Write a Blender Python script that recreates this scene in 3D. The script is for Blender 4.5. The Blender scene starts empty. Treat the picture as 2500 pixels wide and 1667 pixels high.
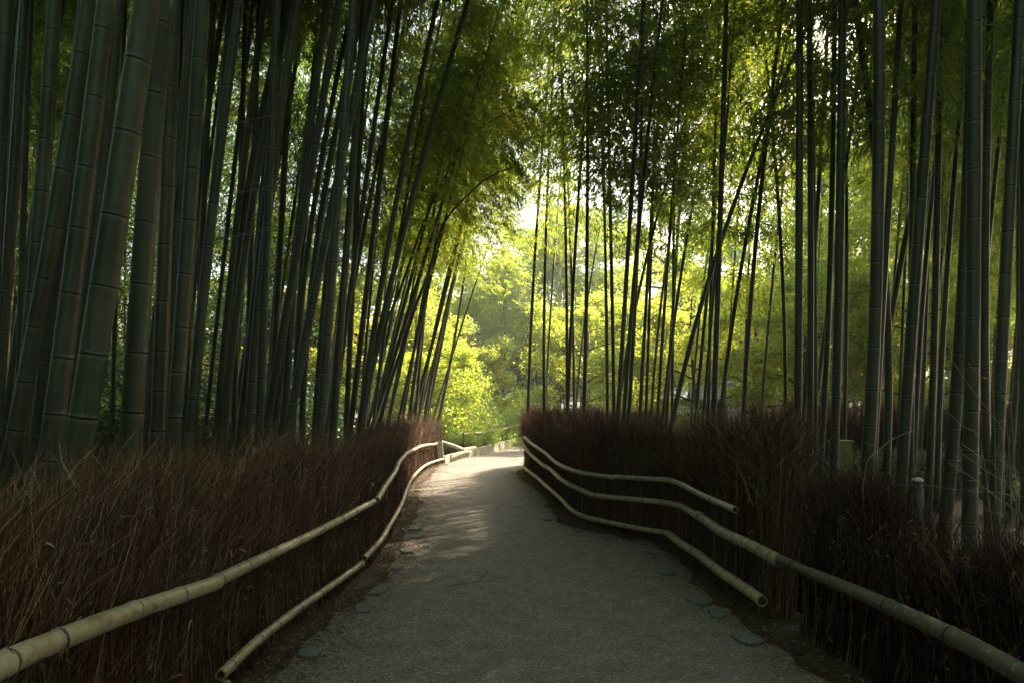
import bpy, math
import numpy as np
from mathutils import Vector, Matrix, Quaternion

# ------------------------------------------------------------------ camera, sky, sun
SC = bpy.context.scene
COL = SC.collection
F, CX, HY, CZ = 1667.0, 1250.0, 985.0, 1.6          # focal length (photo pixels), centre, horizon row, eye height
cam = bpy.data.cameras.new('camera'); camo = bpy.data.objects.new('camera', cam); COL.objects.link(camo)
cam.sensor_width = 36; cam.lens = 24.0; cam.shift_y = (HY - 833.5) / 2500.0
cam.clip_end = 600; cam.clip_start = .05
camo.location = (0, 0, CZ); camo.rotation_euler = (math.pi / 2, 0, 0)
SC.camera = camo

SUN_AZ, SUN_EL = math.radians(43), math.radians(37)
S = Vector((math.sin(SUN_AZ) * math.cos(SUN_EL), math.cos(SUN_AZ) * math.cos(SUN_EL), math.sin(SUN_EL)))
w = bpy.data.worlds.new('World'); SC.world = w; w.use_nodes = True
nt = w.node_tree
sky = nt.nodes.new('ShaderNodeTexSky'); sky.sky_type = 'NISHITA'; sky.sun_disc = False
sky.sun_elevation = SUN_EL; sky.sun_rotation = SUN_AZ
sky.air_density = 1.2; sky.dust_density = 5.0; sky.ozone_density = 1.0
bg = nt.nodes['Background']; bg.inputs[1].default_value = 0.15
nt.links.new(sky.outputs[0], bg.inputs[0])
sl = bpy.data.lights.new('sun', 'SUN'); sl.energy = 5.0; sl.angle = math.radians(.6); sl.color = (1, .84, .62)
so = bpy.data.objects.new('sun', sl); COL.objects.link(so); so.rotation_euler = S.to_track_quat('Z', 'Y').to_euler()
SC.view_settings.view_transform = 'Standard'; SC.view_settings.look = 'None'
SC.view_settings.exposure = 2.2; SC.view_settings.gamma = 1
SC.cycles.max_bounces = 7; SC.cycles.diffuse_bounces = 4; SC.cycles.transmission_bounces = 4
SC.cycles.glossy_bounces = 2; SC.cycles.sample_clamp_indirect = 4.0

R = np.random.default_rng(7)

# ------------------------------------------------------------------ helpers
def P(px, py, d): return np.array([(px - CX) / F * d, d, CZ - (py - HY) / F * d])

def tag(o, label=None, cat=None, group=None, kind=None):
    if label: o['label'] = label
    if cat: o['category'] = cat
    if group: o['group'] = group
    if kind: o['kind'] = kind
    return o

def empty(name, loc=(0, 0, 0), rot=(0, 0, 0)):
    o = bpy.data.objects.new(name, None); COL.objects.link(o)
    o.location = loc; o.rotation_euler = rot; o.empty_display_size = .1
    return o

def mesh(name, V, Fc, m, smooth=False, attr=None):
    me = bpy.data.meshes.new(name)
    V = np.asarray(V, np.float32).reshape(-1, 3)
    if isinstance(Fc, np.ndarray):
        k = Fc.shape[1]; n = len(Fc)
        me.vertices.add(len(V)); me.vertices.foreach_set('co', V.ravel())
        me.loops.add(n * k); me.loops.foreach_set('vertex_index', Fc.astype(np.int32).ravel())
        me.polygons.add(n); me.polygons.foreach_set('loop_start', np.arange(0, n * k, k, dtype=np.int32))
        me.update(calc_edges=True)
    else:
        me.from_pydata(V.tolist(), [], Fc); me.update()
    if smooth: me.polygons.foreach_set('use_smooth', np.ones(len(me.polygons), bool))
    if attr:
        for k, a in attr.items():
            at = me.attributes.new(k, 'FLOAT', 'POINT'); at.data.foreach_set('value', np.asarray(a, np.float32))
    me.materials.append(m)
    return me

def link(name, me, parent=None, loc=None):
    o = bpy.data.objects.new(name, me); COL.objects.link(o)
    if parent: o.parent = parent
    if loc is not None: o.location = loc
    return o

class MB:
    def __init__(s): s.V = []; s.F = []; s.A = []; s.n = 0
    def add(s, V, Fc, a=0.0):
        V = np.asarray(V, float).reshape(-1, 3)
        s.V.append(V); s.F += [[i + s.n for i in f] for f in Fc]
        s.A.append(np.full(len(V), a) if np.isscalar(a) else np.asarray(a)); s.n += len(V)
    def box(s, c, h, rz=0, a=0.0, M=None):
        c = np.array(c, float); h = np.array(h, float)
        v = np.array([[x, y, z] for z in (-1, 1) for y in (-1, 1) for x in (-1, 1)]) * h
        if rz:
            cs, sn = math.cos(rz), math.sin(rz)
            v = np.stack([v[:, 0] * cs - v[:, 1] * sn, v[:, 0] * sn + v[:, 1] * cs, v[:, 2]], 1)
        if M is not None: v = v @ np.array(M).T
        s.add(v + c, [(0, 2, 3, 1), (4, 5, 7, 6), (0, 1, 5, 4), (2, 6, 7, 3), (0, 4, 6, 2), (1, 3, 7, 5)], a)
    def tube(s, pts, rad, k=8, a=0.0, cap=True):
        V, Fc = tube(pts, rad, k, cap); s.add(V, Fc, np.repeat(a, k) if not np.isscalar(a) else a)
    def build(s, name, m, parent=None, smooth=False, loc=None):
        me = mesh(name, np.concatenate(s.V), s.F, m, smooth, {'rnd': np.concatenate(s.A)})
        return link(name, me, parent, loc)

def tube(pts, rad, k=8, cap=True):
    pts = np.asarray(pts, float); n = len(pts); rad = np.broadcast_to(rad, (n,))
    T = np.gradient(pts, axis=0); T /= np.linalg.norm(T, axis=1)[:, None] + 1e-9
    ref = np.array([0, 1.0, 0]) if abs(T[:, 1]).mean() < .75 else np.array([0, 0, 1.0])
    U = np.cross(T, ref); U /= np.linalg.norm(U, axis=1)[:, None] + 1e-9
    W = np.cross(T, U)
    a = np.arange(k) * 2 * math.pi / k
    V = pts[:, None] + rad[:, None, None] * (np.cos(a)[None, :, None] * U[:, None] + np.sin(a)[None, :, None] * W[:, None])
    V = V.reshape(-1, 3)
    Fc = [(i * k + j, i * k + (j + 1) % k, (i + 1) * k + (j + 1) % k, (i + 1) * k + j) for i in range(n - 1) for j in range(k)]
    if cap: Fc += [tuple(range(k))[::-1], tuple((n - 1) * k + j for j in range(k))]
    return V, Fc

def resample(pts, step):
    """Catmull-Rom through the points, even spacing"""
    pts = np.asarray(pts, float)
    p = np.vstack([2 * pts[0] - pts[1], pts, 2 * pts[-1] - pts[-2]])
    out = []
    for i in range(1, len(p) - 2):
        t = np.linspace(0, 1, 14, endpoint=False)[:, None]
        a, b, c, d = p[i - 1], p[i], p[i + 1], p[i + 2]
        out.append(.5 * (2 * b + (c - a) * t + (2 * a - 5 * b + 4 * c - d) * t * t + (3 * b - a - 3 * c + d) * t ** 3))
    out = np.vstack(out + [pts[-1:]])
    L = np.r_[0, np.cumsum(np.linalg.norm(np.diff(out, axis=0), axis=1))]
    n = max(2, int(round(L[-1] / step)) + 1)
    s = np.linspace(0, L[-1], n)
    return np.stack([np.interp(s, L, out[:, k]) for k in range(3)], 1), s

# ------------------------------------------------------------------ materials
def newmat(name):
    m = bpy.data.materials.new(name); m.use_nodes = True
    nt = m.node_tree; nt.nodes.clear()
    out = nt.nodes.new('ShaderNodeOutputMaterial')
    return m, nt, out
def N(nt, t, **k):
    n = nt.nodes.new(t)
    for a, b in k.items():
        if a.startswith('i_'): n.inputs[a[2:].replace('_', ' ')].default_value = b
        else: setattr(n, a, b)
    return n
def ramp(nt, src, stops, interp='LINEAR'):
    r = nt.nodes.new('ShaderNodeValToRGB'); e = r.color_ramp.elements; r.color_ramp.interpolation = interp
    while len(e) > 1: e.remove(e[-1])
    e[0].position = stops[0][0]; e[0].color = (*stops[0][1], 1)
    for p, c in stops[1:]:
        x = e.new(p); x.color = (*c, 1)
    nt.links.new(src, r.inputs[0]); return r.outputs[0]
def mixc(nt, fac, a, b, mode='MIX'):
    n = nt.nodes.new('ShaderNodeMix'); n.data_type = 'RGBA'; n.blend_type = mode
    for i, v in ((0, fac), (6, a), (7, b)):
        if hasattr(v, 'type') or hasattr(v, 'links'): nt.links.new(v, n.inputs[i])
        else: n.inputs[i].default_value = (*v, 1) if isinstance(v, tuple) else v
    return n.outputs[2]
def noise(nt, scale, detail=3, vec=None, rough=.55):
    n = nt.nodes.new('ShaderNodeTexNoise'); n.inputs['Scale'].default_value = scale
    n.inputs['Detail'].default_value = detail; n.inputs['Roughness'].default_value = rough
    if vec is not None: nt.links.new(vec, n.inputs['Vector'])
    return n.outputs[0]
def bump(nt, h, dist, strength=1):
    b = nt.nodes.new('ShaderNodeBump'); b.inputs['Distance'].default_value = dist; b.inputs['Strength'].default_value = strength
    nt.links.new(h, b.inputs['Height']); return b.outputs[0]
def geo(nt): return nt.nodes.new('ShaderNodeNewGeometry').outputs['Position']
def attr(nt, name): return N(nt, 'ShaderNodeAttribute', attribute_name=name).outputs['Fac']
def orand(nt): return nt.nodes.new('ShaderNodeObjectInfo').outputs['Random']

def pmat(name, col, rough=.8, bmp=None, spec=.3):
    """col: function(nt)->colour socket, or a tuple"""
    m, nt, out = newmat(name)
    p = N(nt, 'ShaderNodeBsdfPrincipled'); p.inputs['Roughness'].default_value = rough
    p.inputs['Specular IOR Level'].default_value = spec
    if callable(col): nt.links.new(col(nt), p.inputs['Base Color'])
    else: p.inputs['Base Color'].default_value = (*col, 1)
    if bmp: nt.links.new(bmp(nt), p.inputs['Normal'])
    nt.links.new(p.outputs[0], out.inputs[0]); return m

def leafmat(name, stops, tr, trf=.5, objvar=.25):
    """leaf: diffuse + light through the blade; tr = translucent colours (2)"""
    m, nt, out = newmat(name)
    r = attr(nt, 'rnd'); o = orand(nt)
    ma = N(nt, 'ShaderNodeMath', operation='MULTIPLY_ADD'); nt.links.new(o, ma.inputs[0]); ma.inputs[1].default_value = objvar
    nt.links.new(r, ma.inputs[2])
    mb = N(nt, 'ShaderNodeMath', operation='SUBTRACT'); nt.links.new(ma.outputs[0], mb.inputs[0]); mb.inputs[1].default_value = objvar / 2
    c = ramp(nt, mb.outputs[0], stops)
    ct = ramp(nt, mb.outputs[0], [(0, tr[0]), (1, tr[1])])
    d = N(nt, 'ShaderNodeBsdfDiffuse'); t = N(nt, 'ShaderNodeBsdfTranslucent'); g = N(nt, 'ShaderNodeBsdfGlossy'); g.inputs['Roughness'].default_value = .42
    nt.links.new(c, d.inputs[0]); nt.links.new(ct, t.inputs[0]); g.inputs[0].default_value = (.8, .8, .8, 1)
    m1 = N(nt, 'ShaderNodeMixShader'); m1.inputs[0].default_value = trf
    nt.links.new(d.outputs[0], m1.inputs[1]); nt.links.new(t.outputs[0], m1.inputs[2])
    m2 = N(nt, 'ShaderNodeMixShader'); m2.inputs[0].default_value = .05
    nt.links.new(m1.outputs[0], m2.inputs[1]); nt.links.new(g.outputs[0], m2.inputs[2])
    nt.links.new(m2.outputs[0], out.inputs[0]); return m

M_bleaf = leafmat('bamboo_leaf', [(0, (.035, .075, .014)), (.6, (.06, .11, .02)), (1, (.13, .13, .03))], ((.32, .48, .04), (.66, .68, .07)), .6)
M_bleafd = leafmat('bamboo_leaf_shaded', [(0, (.03, .075, .02)), (.6, (.05, .10, .025)), (1, (.09, .12, .03))], ((.16, .30, .04), (.36, .46, .06)), .52)  # darker copy of the bamboo leaf, backlit shade put into its colour
M_maple = leafmat('maple_leaf', [(0, (.06, .11, .015)), (.7, (.10, .15, .02)), (1, (.20, .16, .02))], ((.42, .60, .04), (.80, .76, .07)), .62)
M_gold = leafmat('autumn_leaf', [(0, (.10, .12, .02)), (.6, (.20, .15, .03)), (1, (.30, .13, .02))], ((.50, .50, .05), (.75, .42, .05)), .6)
M_green = leafmat('broad_leaf', [(0, (.03, .07, .03)), (1, (.07, .12, .04))], ((.06, .20, .08), (.14, .30, .12)), .4)
M_deep = leafmat('shade_toned_leaf', [(0, (.018, .04, .014)), (1, (.04, .07, .02))], ((.04, .10, .02), (.10, .18, .03)), .35)  # darkness of the grove interior put into the leaf colour
M_shrub = leafmat('shrub_leaf', [(0, (.05, .11, .015)), (.6, (.09, .15, .02)), (1, (.16, .18, .03))], ((.32, .54, .05), (.62, .70, .08)), .55)

def culm_mat(name, c0, c1, dark=(.014, .013, .010)):
    def col(nt):
        tc = N(nt, 'ShaderNodeTexCoord').outputs['Object']
        mp = N(nt, 'ShaderNodeMapping'); nt.links.new(tc, mp.inputs[0]); mp.inputs['Scale'].default_value = (30, 30, 1.3)
        base = mixc(nt, orand(nt), c0, c1)
        x3 = N(nt, 'ShaderNodeMath', operation='FRACT'); x4 = N(nt, 'ShaderNodeMath', operation='MULTIPLY'); nt.links.new(orand(nt), x4.inputs[0]); x4.inputs[1].default_value = 7.3; nt.links.new(x4.outputs[0], x3.inputs[0])
        base = mixc(nt, ramp(nt, x3.outputs[0], [(.6, (0, 0, 0)), (.95, (.7, .7, .7))]), base, (.085, .08, .04))
        n1 = noise(nt, 1.0, 4, mp.outputs[0]); n2 = noise(nt, 2.2, 3, tc)
        base = mixc(nt, ramp(nt, n1, [(.35, (0, 0, 0)), (.75, (1, 1, 1))]), base, (.085, .085, .055))
        f = ramp(nt, n2, [(.42, (0, 0, 0)), (.62, (1, 1, 1))])
        base = mixc(nt, f, base, (.035, .045, .025))
        at = attr(nt, 'rnd')      # 0 plain, .5 waxy bloom below the joint, 1 joint groove
        base = mixc(nt, ramp(nt, at, [(0, (0, 0, 0)), (.5, (.55, .55, .55)), (.55, (0, 0, 0))]), base, (.13, .145, .11))
        return mixc(nt, ramp(nt, at, [(.55, (0, 0, 0)), (.8, (1, 1, 1))]), base, dark)
    return pmat(name, col, .38, lambda nt: bump(nt, noise(nt, 60, 3), .002, .4), .45)
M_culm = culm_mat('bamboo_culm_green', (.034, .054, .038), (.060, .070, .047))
M_culmd = culm_mat('bamboo_culm_silhouette', (.022, .028, .017), (.038, .040, .024))  # darker culm copy, backlit silhouette tone put into its colour

def rail_col(nt):
    tc = N(nt, 'ShaderNodeTexCoord').outputs['Object']
    b = mixc(nt, noise(nt, 3, 4, tc), (.36, .29, .19), (.47, .40, .28))
    b = mixc(nt, ramp(nt, noise(nt, 14, 5, tc), [(.5, (0, 0, 0)), (.72, (1, 1, 1))]), b, (.20, .15, .07))
    return mixc(nt, ramp(nt, attr(nt, 'rnd'), [(.3, (0, 0, 0)), (.8, (1, 1, 1))]), b, (.10, .07, .04))
M_rail = pmat('dry_bamboo', rail_col, .42, lambda nt: bump(nt, noise(nt, 40, 3), .002, .5), .45)
def rail_old(nt):
    tc = N(nt, 'ShaderNodeTexCoord').outputs['Object']
    b = mixc(nt, noise(nt, 6, 5, tc), (.07, .065, .045), (.17, .16, .11))
    b = mixc(nt, ramp(nt, noise(nt, 35, 4, tc), [(.6, (0, 0, 0)), (.7, (1, 1, 1))]), b, (.30, .29, .24))
    return mixc(nt, attr(nt, 'rnd'), b, (.03, .025, .02))
M_railold = pmat('weathered_bamboo', rail_old, .6, lambda nt: bump(nt, noise(nt, 40, 4), .004, .7))

def twig_col(nt):
    a = ramp(nt, attr(nt, 'rnd'), [(0, (.040, .021, .014)), (.35, (.088, .048, .030)), (.7, (.15, .090, .055)), (.88, (.23, .155, .10)), (1, (.48, .38, .26))])
    f = ramp(nt, noise(nt, 1.7, 3, geo(nt)), [(.4, (0, 0, 0)), (.6, (1, 1, 1))])
    return mixc(nt, f, a, (1.0, .78, .66), 'MULTIPLY')
M_twig = pmat('brushwood_twigs', twig_col, .75)
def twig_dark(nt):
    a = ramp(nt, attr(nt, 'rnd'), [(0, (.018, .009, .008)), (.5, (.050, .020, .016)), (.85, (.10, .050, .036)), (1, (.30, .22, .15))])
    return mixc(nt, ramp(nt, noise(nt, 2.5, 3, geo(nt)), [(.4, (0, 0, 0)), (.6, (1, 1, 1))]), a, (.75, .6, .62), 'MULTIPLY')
M_twigd = pmat('corner_dark_brushwood', twig_dark, .8)  # red-black brush, with the corner's vignette darkness put into its colour
M_twigp = pmat('pale_twig', (.30, .25, .18), .7)
M_wood = pmat('bark', lambda nt: mixc(nt, noise(nt, 9, 5, geo(nt)), (.05, .038, .028), (.13, .10, .075)), .9, lambda nt: bump(nt, noise(nt, 22, 5), .03))

def asphalt(nt):
    g = geo(nt)
    b = mixc(nt, noise(nt, .8, 4, g), (.205, .185, .168), (.28, .255, .232))
    b = mixc(nt, ramp(nt, noise(nt, 5, 5, g), [(.35, (0, 0, 0)), (.7, (1, 1, 1))]), b, (.17, .155, .14))
    vo = N(nt, 'ShaderNodeTexVoronoi'); vo.inputs['Scale'].default_value = 95; nt.links.new(g, vo.inputs['Vector'])
    sp = ramp(nt, N_sep(nt, vo.outputs['Color']), [(.0, (.6, .6, .6)), (.6, (1, 1, 1)), (.94, (1.3, 1.27, 1.2)), (1, (2.4, 2.3, 2.1))])
    b = mixc(nt, 1.0, b, sp, 'MULTIPLY')
    # cracks
    wv = N(nt, 'ShaderNodeTexVoronoi', feature='DISTANCE_TO_EDGE'); wv.inputs['Scale'].default_value = .33
    dn = N(nt, 'ShaderNodeTexNoise'); dn.inputs['Scale'].default_value = 2.2; dn.inputs['Detail'].default_value = 6; nt.links.new(g, dn.inputs['Vector'])
    wp = mixc(nt, .16, g, dn.outputs['Color']); nt.links.new(wp, wv.inputs['Vector'])
    cr = ramp(nt, wv.outputs['Distance'], [(0, (1, 1, 1)), (.0045, (0, 0, 0))])
    k = ramp(nt, noise(nt, .6, 2, g), [(.5, (0, 0, 0)), (.6, (.8, .8, .8))])
    cr2 = mixc(nt, 1.0, cr, k, 'MULTIPLY')
    return mixc(nt, cr2, b, (.03, .028, .025))
def N_sep(nt, s):
    x = nt.nodes.new('ShaderNodeSeparateColor'); nt.links.new(s, x.inputs[0]); return x.outputs[0]
def asph_b(nt):
    g = geo(nt); return bump(nt, noise(nt, 70, 4, g, .7), .010, 1)
M_path = pmat('worn_asphalt', asphalt, .85, asph_b)
M_soil = pmat('forest_floor', lambda nt: mixc(nt, noise(nt, 7, 8, geo(nt), .7), (.035, .026, .018), (.12, .088, .055)), .95, lambda nt: bump(nt, noise(nt, 14, 8), .05))
M_conc = pmat('kerb_concrete', lambda nt: mixc(nt, ramp(nt, noise(nt, 3, 6, geo(nt)), [(.35, (0, 0, 0)), (.65, (1, 1, 1))]), (.20, .20, .15), (.36, .34, .27)), .85, lambda nt: bump(nt, noise(nt, 40, 5), .006))
M_stone = pmat('edging_stone', lambda nt: mixc(nt, noise(nt, 9, 5, geo(nt)), (.12, .13, .125), (.21, .22, .21)), .8, lambda nt: bump(nt, noise(nt, 25, 5), .01))
M_litter = pmat('leaf_litter', lambda nt: ramp(nt, attr(nt, 'rnd'), [(0, (.06, .035, .02)), (.5, (.16, .10, .05)), (.85, (.30, .21, .11)), (1, (.42, .34, .20))]), .8)
M_plaster = pmat('pale_plaster', lambda nt: mixc(nt, noise(nt, 1.5, 4, geo(nt)), (.58, .60, .64), (.70, .71, .73)), .9)
M_ochre = pmat('ochre_plaster', lambda nt: mixc(nt, noise(nt, 1.5, 4, geo(nt)), (.30, .25, .12), (.40, .34, .18)), .9)
def tile_col(nt):
    return mixc(nt, noise(nt, 5, 4, geo(nt)), (.20, .22, .25), (.36, .39, .43))
M_tile = pmat('grey_roof_tile', tile_col, .55)
M_sign = pmat('white_board', lambda nt: mixc(nt, noise(nt, 12, 4, geo(nt)), (.50, .53, .50), (.66, .67, .66)), .6)
M_ink = pmat('sign_ink', (.16, .20, .19), .7)
M_dark = pmat('dark_paint', (.03, .03, .028), .6)
M_post = pmat('post_metal', lambda nt: mixc(nt, noise(nt, 10, 4, geo(nt)), (.05, .055, .045), (.09, .095, .08)), .6)
M_cap = pmat('pale_cap', (.42, .46, .50), .5)
M_box = pmat('green_enamel', lambda nt: mixc(nt, noise(nt, 6, 4, geo(nt)), (.20, .24, .09), (.28, .31, .14)), .5)
M_wire = pmat('galvanised_wire', (.30, .29, .26), .45)
M_husk = pmat('dry_sheath', lambda nt: mixc(nt, noise(nt, 30, 3, geo(nt)), (.22, .17, .13), (.42, .35, .30)), .8)
M_hill = pmat('wooded_hill', lambda nt: mixc(nt, noise(nt, .5, 8, geo(nt), .75), (.02, .04, .018), (.07, .11, .035)), .95)

# ------------------------------------------------------------------ ground and path
gx = np.linspace(-90, 110, 101); gy = np.linspace(-30, 170, 101)
X, Y = np.meshgrid(gx, gy)
far = np.clip((Y - 60) / 60, 0, 1); Z = -0.02 + 10 * far ** 2 + np.clip((np.abs(X) - 45) / 40, 0, 1) ** 2 * 6
V = np.stack([X, Y, Z], 2).reshape(-1, 3); n = 101
Fq = np.array([(j * n + i, j * n + i + 1, (j + 1) * n + i + 1, (j + 1) * n + i) for j in range(n - 1) for i in range(n - 1)])
tag(link('ground', mesh('ground', V, Fq, M_soil, True)), 'brown forest floor of soil and fallen bamboo leaves', 'ground', kind='structure')

# plan of the two fences, from the lower rails (0.12 m above the path)
def plan(pts, h=.12):
    out = []
    for px, py in pts:
        d = F * (CZ - h) / (py - HY); out.append(((px - CX) / F * d, d))
    return out
Lp = [(-1.66, -4.0), (-1.64, 0), (-1.62, 2.4)] + plan([(565, 1620), (700, 1500), (884, 1367), (935, 1309), (974, 1241), (999, 1178), (1045, 1131)]) + [(-1.86, 18.2)]
Rp = [(2.10, -4.0), (2.10, 1.5), (2.08, 2.77), (2.04, 3.5), (1.97, 4.4), (1.86, 5.1)] + plan([(1789, 1416), (1705, 1353), (1628, 1301), (1565, 1290), (1495, 1276), (1424, 1259), (1389, 1238), (1358, 1206), (1309, 1164), (1279, 1141)]) + [(.42, 17.2), (1.1, 18.6), (2.4, 19.9), (4.5, 21.2)]
def curve2(pl, step=.1):
    p, s = resample(np.c_[np.array(pl), np.zeros(len(pl))], step); return p[:, :2], s
Lc, Ls = curve2(Lp); Rc, Rs = curve2(Rp)
Kp = [(-1.80, 18.35), (-1.2, 20.6), (-.5, 23.1), (.48, 26.7), (1.6, 28.5), (3.6, 30.0), (8, 31.5), (16, 32)]
Kc, Ks = curve2(Kp, .25)
# path sheet: strips between left and right edges
Ledge = np.vstack([Lc - [.05, 0], Kc]); 
Redge = np.vstack([Rc[Rc[:, 1] < 17.3] + [.12, 0], [(1.3, 18.4), (2.6, 19.7), (4.7, 21.0), (9, 22.5), (16, 23)]])
def even(c, n):
    L = np.r_[0, np.cumsum(np.linalg.norm(np.diff(c, axis=0), axis=1))]; s = np.linspace(0, L[-1], n)
    return np.stack([np.interp(s, L, c[:, k]) for k in range(2)], 1)
Le, Re = even(Ledge, 160), even(Redge, 160)
t = np.linspace(0, 1, 9)[None, :, None]
G = Le[:, None] * (1 - t) + Re[:, None] * t
V = np.c_[G.reshape(-1, 2), np.full(G.shape[0] * 9, .004)]
Fq = np.array([(j * 9 + i, j * 9 + i + 1, (j + 1) * 9 + i + 1, (j + 1) * 9 + i) for j in range(159) for i in range(8)])
tag(link('path', mesh('path', V, Fq, M_path, True)), 'grey speckled asphalt footpath curving away between the brush fences', 'path', kind='structure')

def verge(c2, lo, hi, sgn, seed, lab):
    k = (c2[:, 1] > lo) & (c2[:, 1] < hi); c = c2[k]; t = np.gradient(c, axis=0); t /= np.linalg.norm(t, axis=1)[:, None]; nn = np.stack([-t[:, 1], t[:, 0]], 1) * sgn
    r = np.random.default_rng(seed); m_ = len(c); u = np.arange(m_) * .1
    wdt = (.17 if sgn > 0 else .22) + .05 * np.sin(u * 1.3 + seed) + .03 * np.sin(u * 3.7) + .03 * np.sin(u * 9.1) + r.normal(0, .018, m_)
    A = c - nn * .15; B = c + nn * wdt[:, None] * .7; D = c + nn * wdt[:, None]
    V = np.vstack([np.c_[A, np.full(m_, .022)], np.c_[B, np.full(m_, .014) + r.uniform(0, .008, m_)], np.c_[D, np.full(m_, .0042)]])
    Fq = np.vstack([[(q * m_ + i, q * m_ + i + 1, (q + 1) * m_ + i + 1, (q + 1) * m_ + i)] for i in range(m_ - 1) for q in range(2)])
    tag(link('verge', mesh('verge', V, Fq, M_soil, False)), lab, 'verge', kind='structure')
verge(Lc, .5, 18.2, -1, 1, 'strip of dark soil and debris along the left edge of the path')
verge(Rc, .5, 16.8, 1, 2, 'strip of dark soil and debris along the right edge of the path')
# ------------------------------------------------------------------ brushwood
def strands(c2, s, n, h0, h1, base_off, lean, seed, hfun=None, wd=.0034, wild=.0, out_side=1, flare=.07):
    """n upright twigs along the plan curve; each a bent tapered ribbon"""
    r = np.random.default_rng(seed)
    u = r.uniform(0, s[-1], n)
    x = np.interp(u, s, c2[:, 0]); y = np.interp(u, s, c2[:, 1])
    tx = np.interp(u, s, np.gradient(c2[:, 0], s)); ty = np.interp(u, s, np.gradient(c2[:, 1], s))
    nx, ny = -ty, tx                                    # side normal
    off = base_off + r.normal(0, .055, n); off = np.maximum(off, .03) if base_off > 0 else np.minimum(off, -.03) if base_off < 0 else off
    H = r.uniform(h0, h1, n) * (hfun(u) if hfun else 1)
    z0 = r.uniform(0, .25, n) ** 2
    al = lean + r.normal(0, .10 + wild, n)              # lean along the fence
    sd = r.normal(0, .035 + wild * .4, n)                # lean across
    K = 4; T = np.linspace(0, 1, K)
    bend = r.normal(0, .03, n); amp = r.normal(0, .022, n)
    pts = np.zeros((n, K, 3))
    for k, tt in enumerate(T):
        a = al * H * tt ** 1.6 + amp * tt * (1 - tt) * 2
        b = off + sd * H * tt ** 1.3 + bend * tt * (1 - tt) + out_side * flare * (1 - tt) ** 3 * r.uniform(.1, 1, n)
        pts[:, k, 0] = x + tx * a + nx * b; pts[:, k, 1] = y + ty * a + ny * b; pts[:, k, 2] = z0 + H * tt * (1 - .12 * np.abs(al))
    return ribbons(pts, wd * r.uniform(.6, 1.7, n), r)

def ribbons(pts, wd, r, val=None):
    n, K, _ = pts.shape
    ang = r.uniform(0, math.pi, n)
    D = pts[:, -1] - pts[:, 0]; D /= np.linalg.norm(D, axis=1)[:, None] + 1e-9
    A = np.stack([np.cos(ang), np.sin(ang), r.normal(0, .3, n)], 1)
    W = np.cross(D, A); W /= np.linalg.norm(W, axis=1)[:, None] + 1e-9
    taper = np.linspace(1, .35, K)
    off = W[:, None] * (wd[:, None] * taper[None])[:, :, None] * .5
    V = np.stack([pts - off, pts + off], 2).reshape(n, -1, 3)         # n,K*2,3
    base = np.arange(n)[:, None] * (K * 2)
    Fq = []
    for k in range(K - 1): Fq.append(np.stack([base[:, 0] + 2 * k, base[:, 0] + 2 * k + 1, base[:, 0] + 2 * k + 3, base[:, 0] + 2 * k + 2], 1))
    a = np.repeat(r.uniform(0, 1, n) if val is None else val, K * 2)
    return V.reshape(-1, 3), np.vstack(Fq), a

def join(parts):
    Vs, Fs, As, n = [], [], [], 0
    for V, Fq, a in parts:
        Vs.append(V); Fs.append(Fq + n); As.append(a); n += len(V)
    return np.vstack(Vs), np.vstack(Fs), np.concatenate(As)

def sprigs(c2, s, n, zlo, zhi, lean, seed, off0=0, hfun=None, wd=.0022, L=(.12, .38), side=.0):
    """short fine side twigs in the upper, feathery part of the brush"""
    r = np.random.default_rng(seed); u = r.uniform(0, s[-1], n)
    x = np.interp(u, s, c2[:, 0]); y = np.interp(u, s, c2[:, 1])
    tx = np.interp(u, s, np.gradient(c2[:, 0], s)); ty = np.interp(u, s, np.gradient(c2[:, 1], s))
    off = off0 + r.normal(0, .11, n); off = np.maximum(off, .0) if off0 > 0 else np.minimum(off, .0)
    z = r.uniform(zlo, zhi, n) * (hfun(u) if hfun else 1)
    l = r.uniform(*L, n); a = lean + r.normal(0, .45, n); b = side + r.normal(0, .38, n)
    p0 = np.stack([x - ty * off, y + tx * off, z], 1)
    d = np.stack([tx * a - ty * b, ty * a + tx * b, np.ones(n) * .9], 1); d /= np.linalg.norm(d, axis=1)[:, None]
    c = r.normal(0, .06, (n, 3)) * l[:, None]
    pts = np.stack([p0, p0 + d * l[:, None] * .5 + c, p0 + d * l[:, None]], 1)
    return ribbons(pts, wd * r.uniform(.6, 1.6, n), r)

def slab(c2, s, h, th, off, hfun=None):
    """dense inner bundle that keeps the brush opaque; ragged top"""
    i = np.arange(0, len(c2), 2); c = c2[i]; t = np.gradient(c, axis=0); t /= np.linalg.norm(t, axis=1)[:, None]
    nn = np.stack([-t[:, 1], t[:, 0]], 1); m = len(c)
    r = np.random.default_rng(3); H = h * (hfun(s[i]) if hfun else 1) * r.uniform(.9, 1.05, m)
    A = c + nn * (off - th); B = c + nn * (off + th)
    V = np.vstack([np.c_[A, np.zeros(m)], np.c_[B, np.zeros(m)], np.c_[A * .5 + B * .5 - nn * th * .6, H], np.c_[A * .5 + B * .5 + nn * th * .6, H]])
    Fq = []
    for k in range(m - 1):
        Fq += [(k, k + 1, 2 * m + k + 1, 2 * m + k), (m + k + 1, m + k, 3 * m + k, 3 * m + k + 1), (2 * m + k, 2 * m + k + 1, 3 * m + k + 1, 3 * m + k)]
    return V, np.array(Fq), np.full(len(V), .02)

def sub(c2, s, lo, hi):
    k = (c2[:, 1] >= lo) & (c2[:, 1] <= hi) if isinstance(lo, float) else slice(lo, hi)
    c = c2[k]; ss = s[k]; return c, ss - ss[0]

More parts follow.
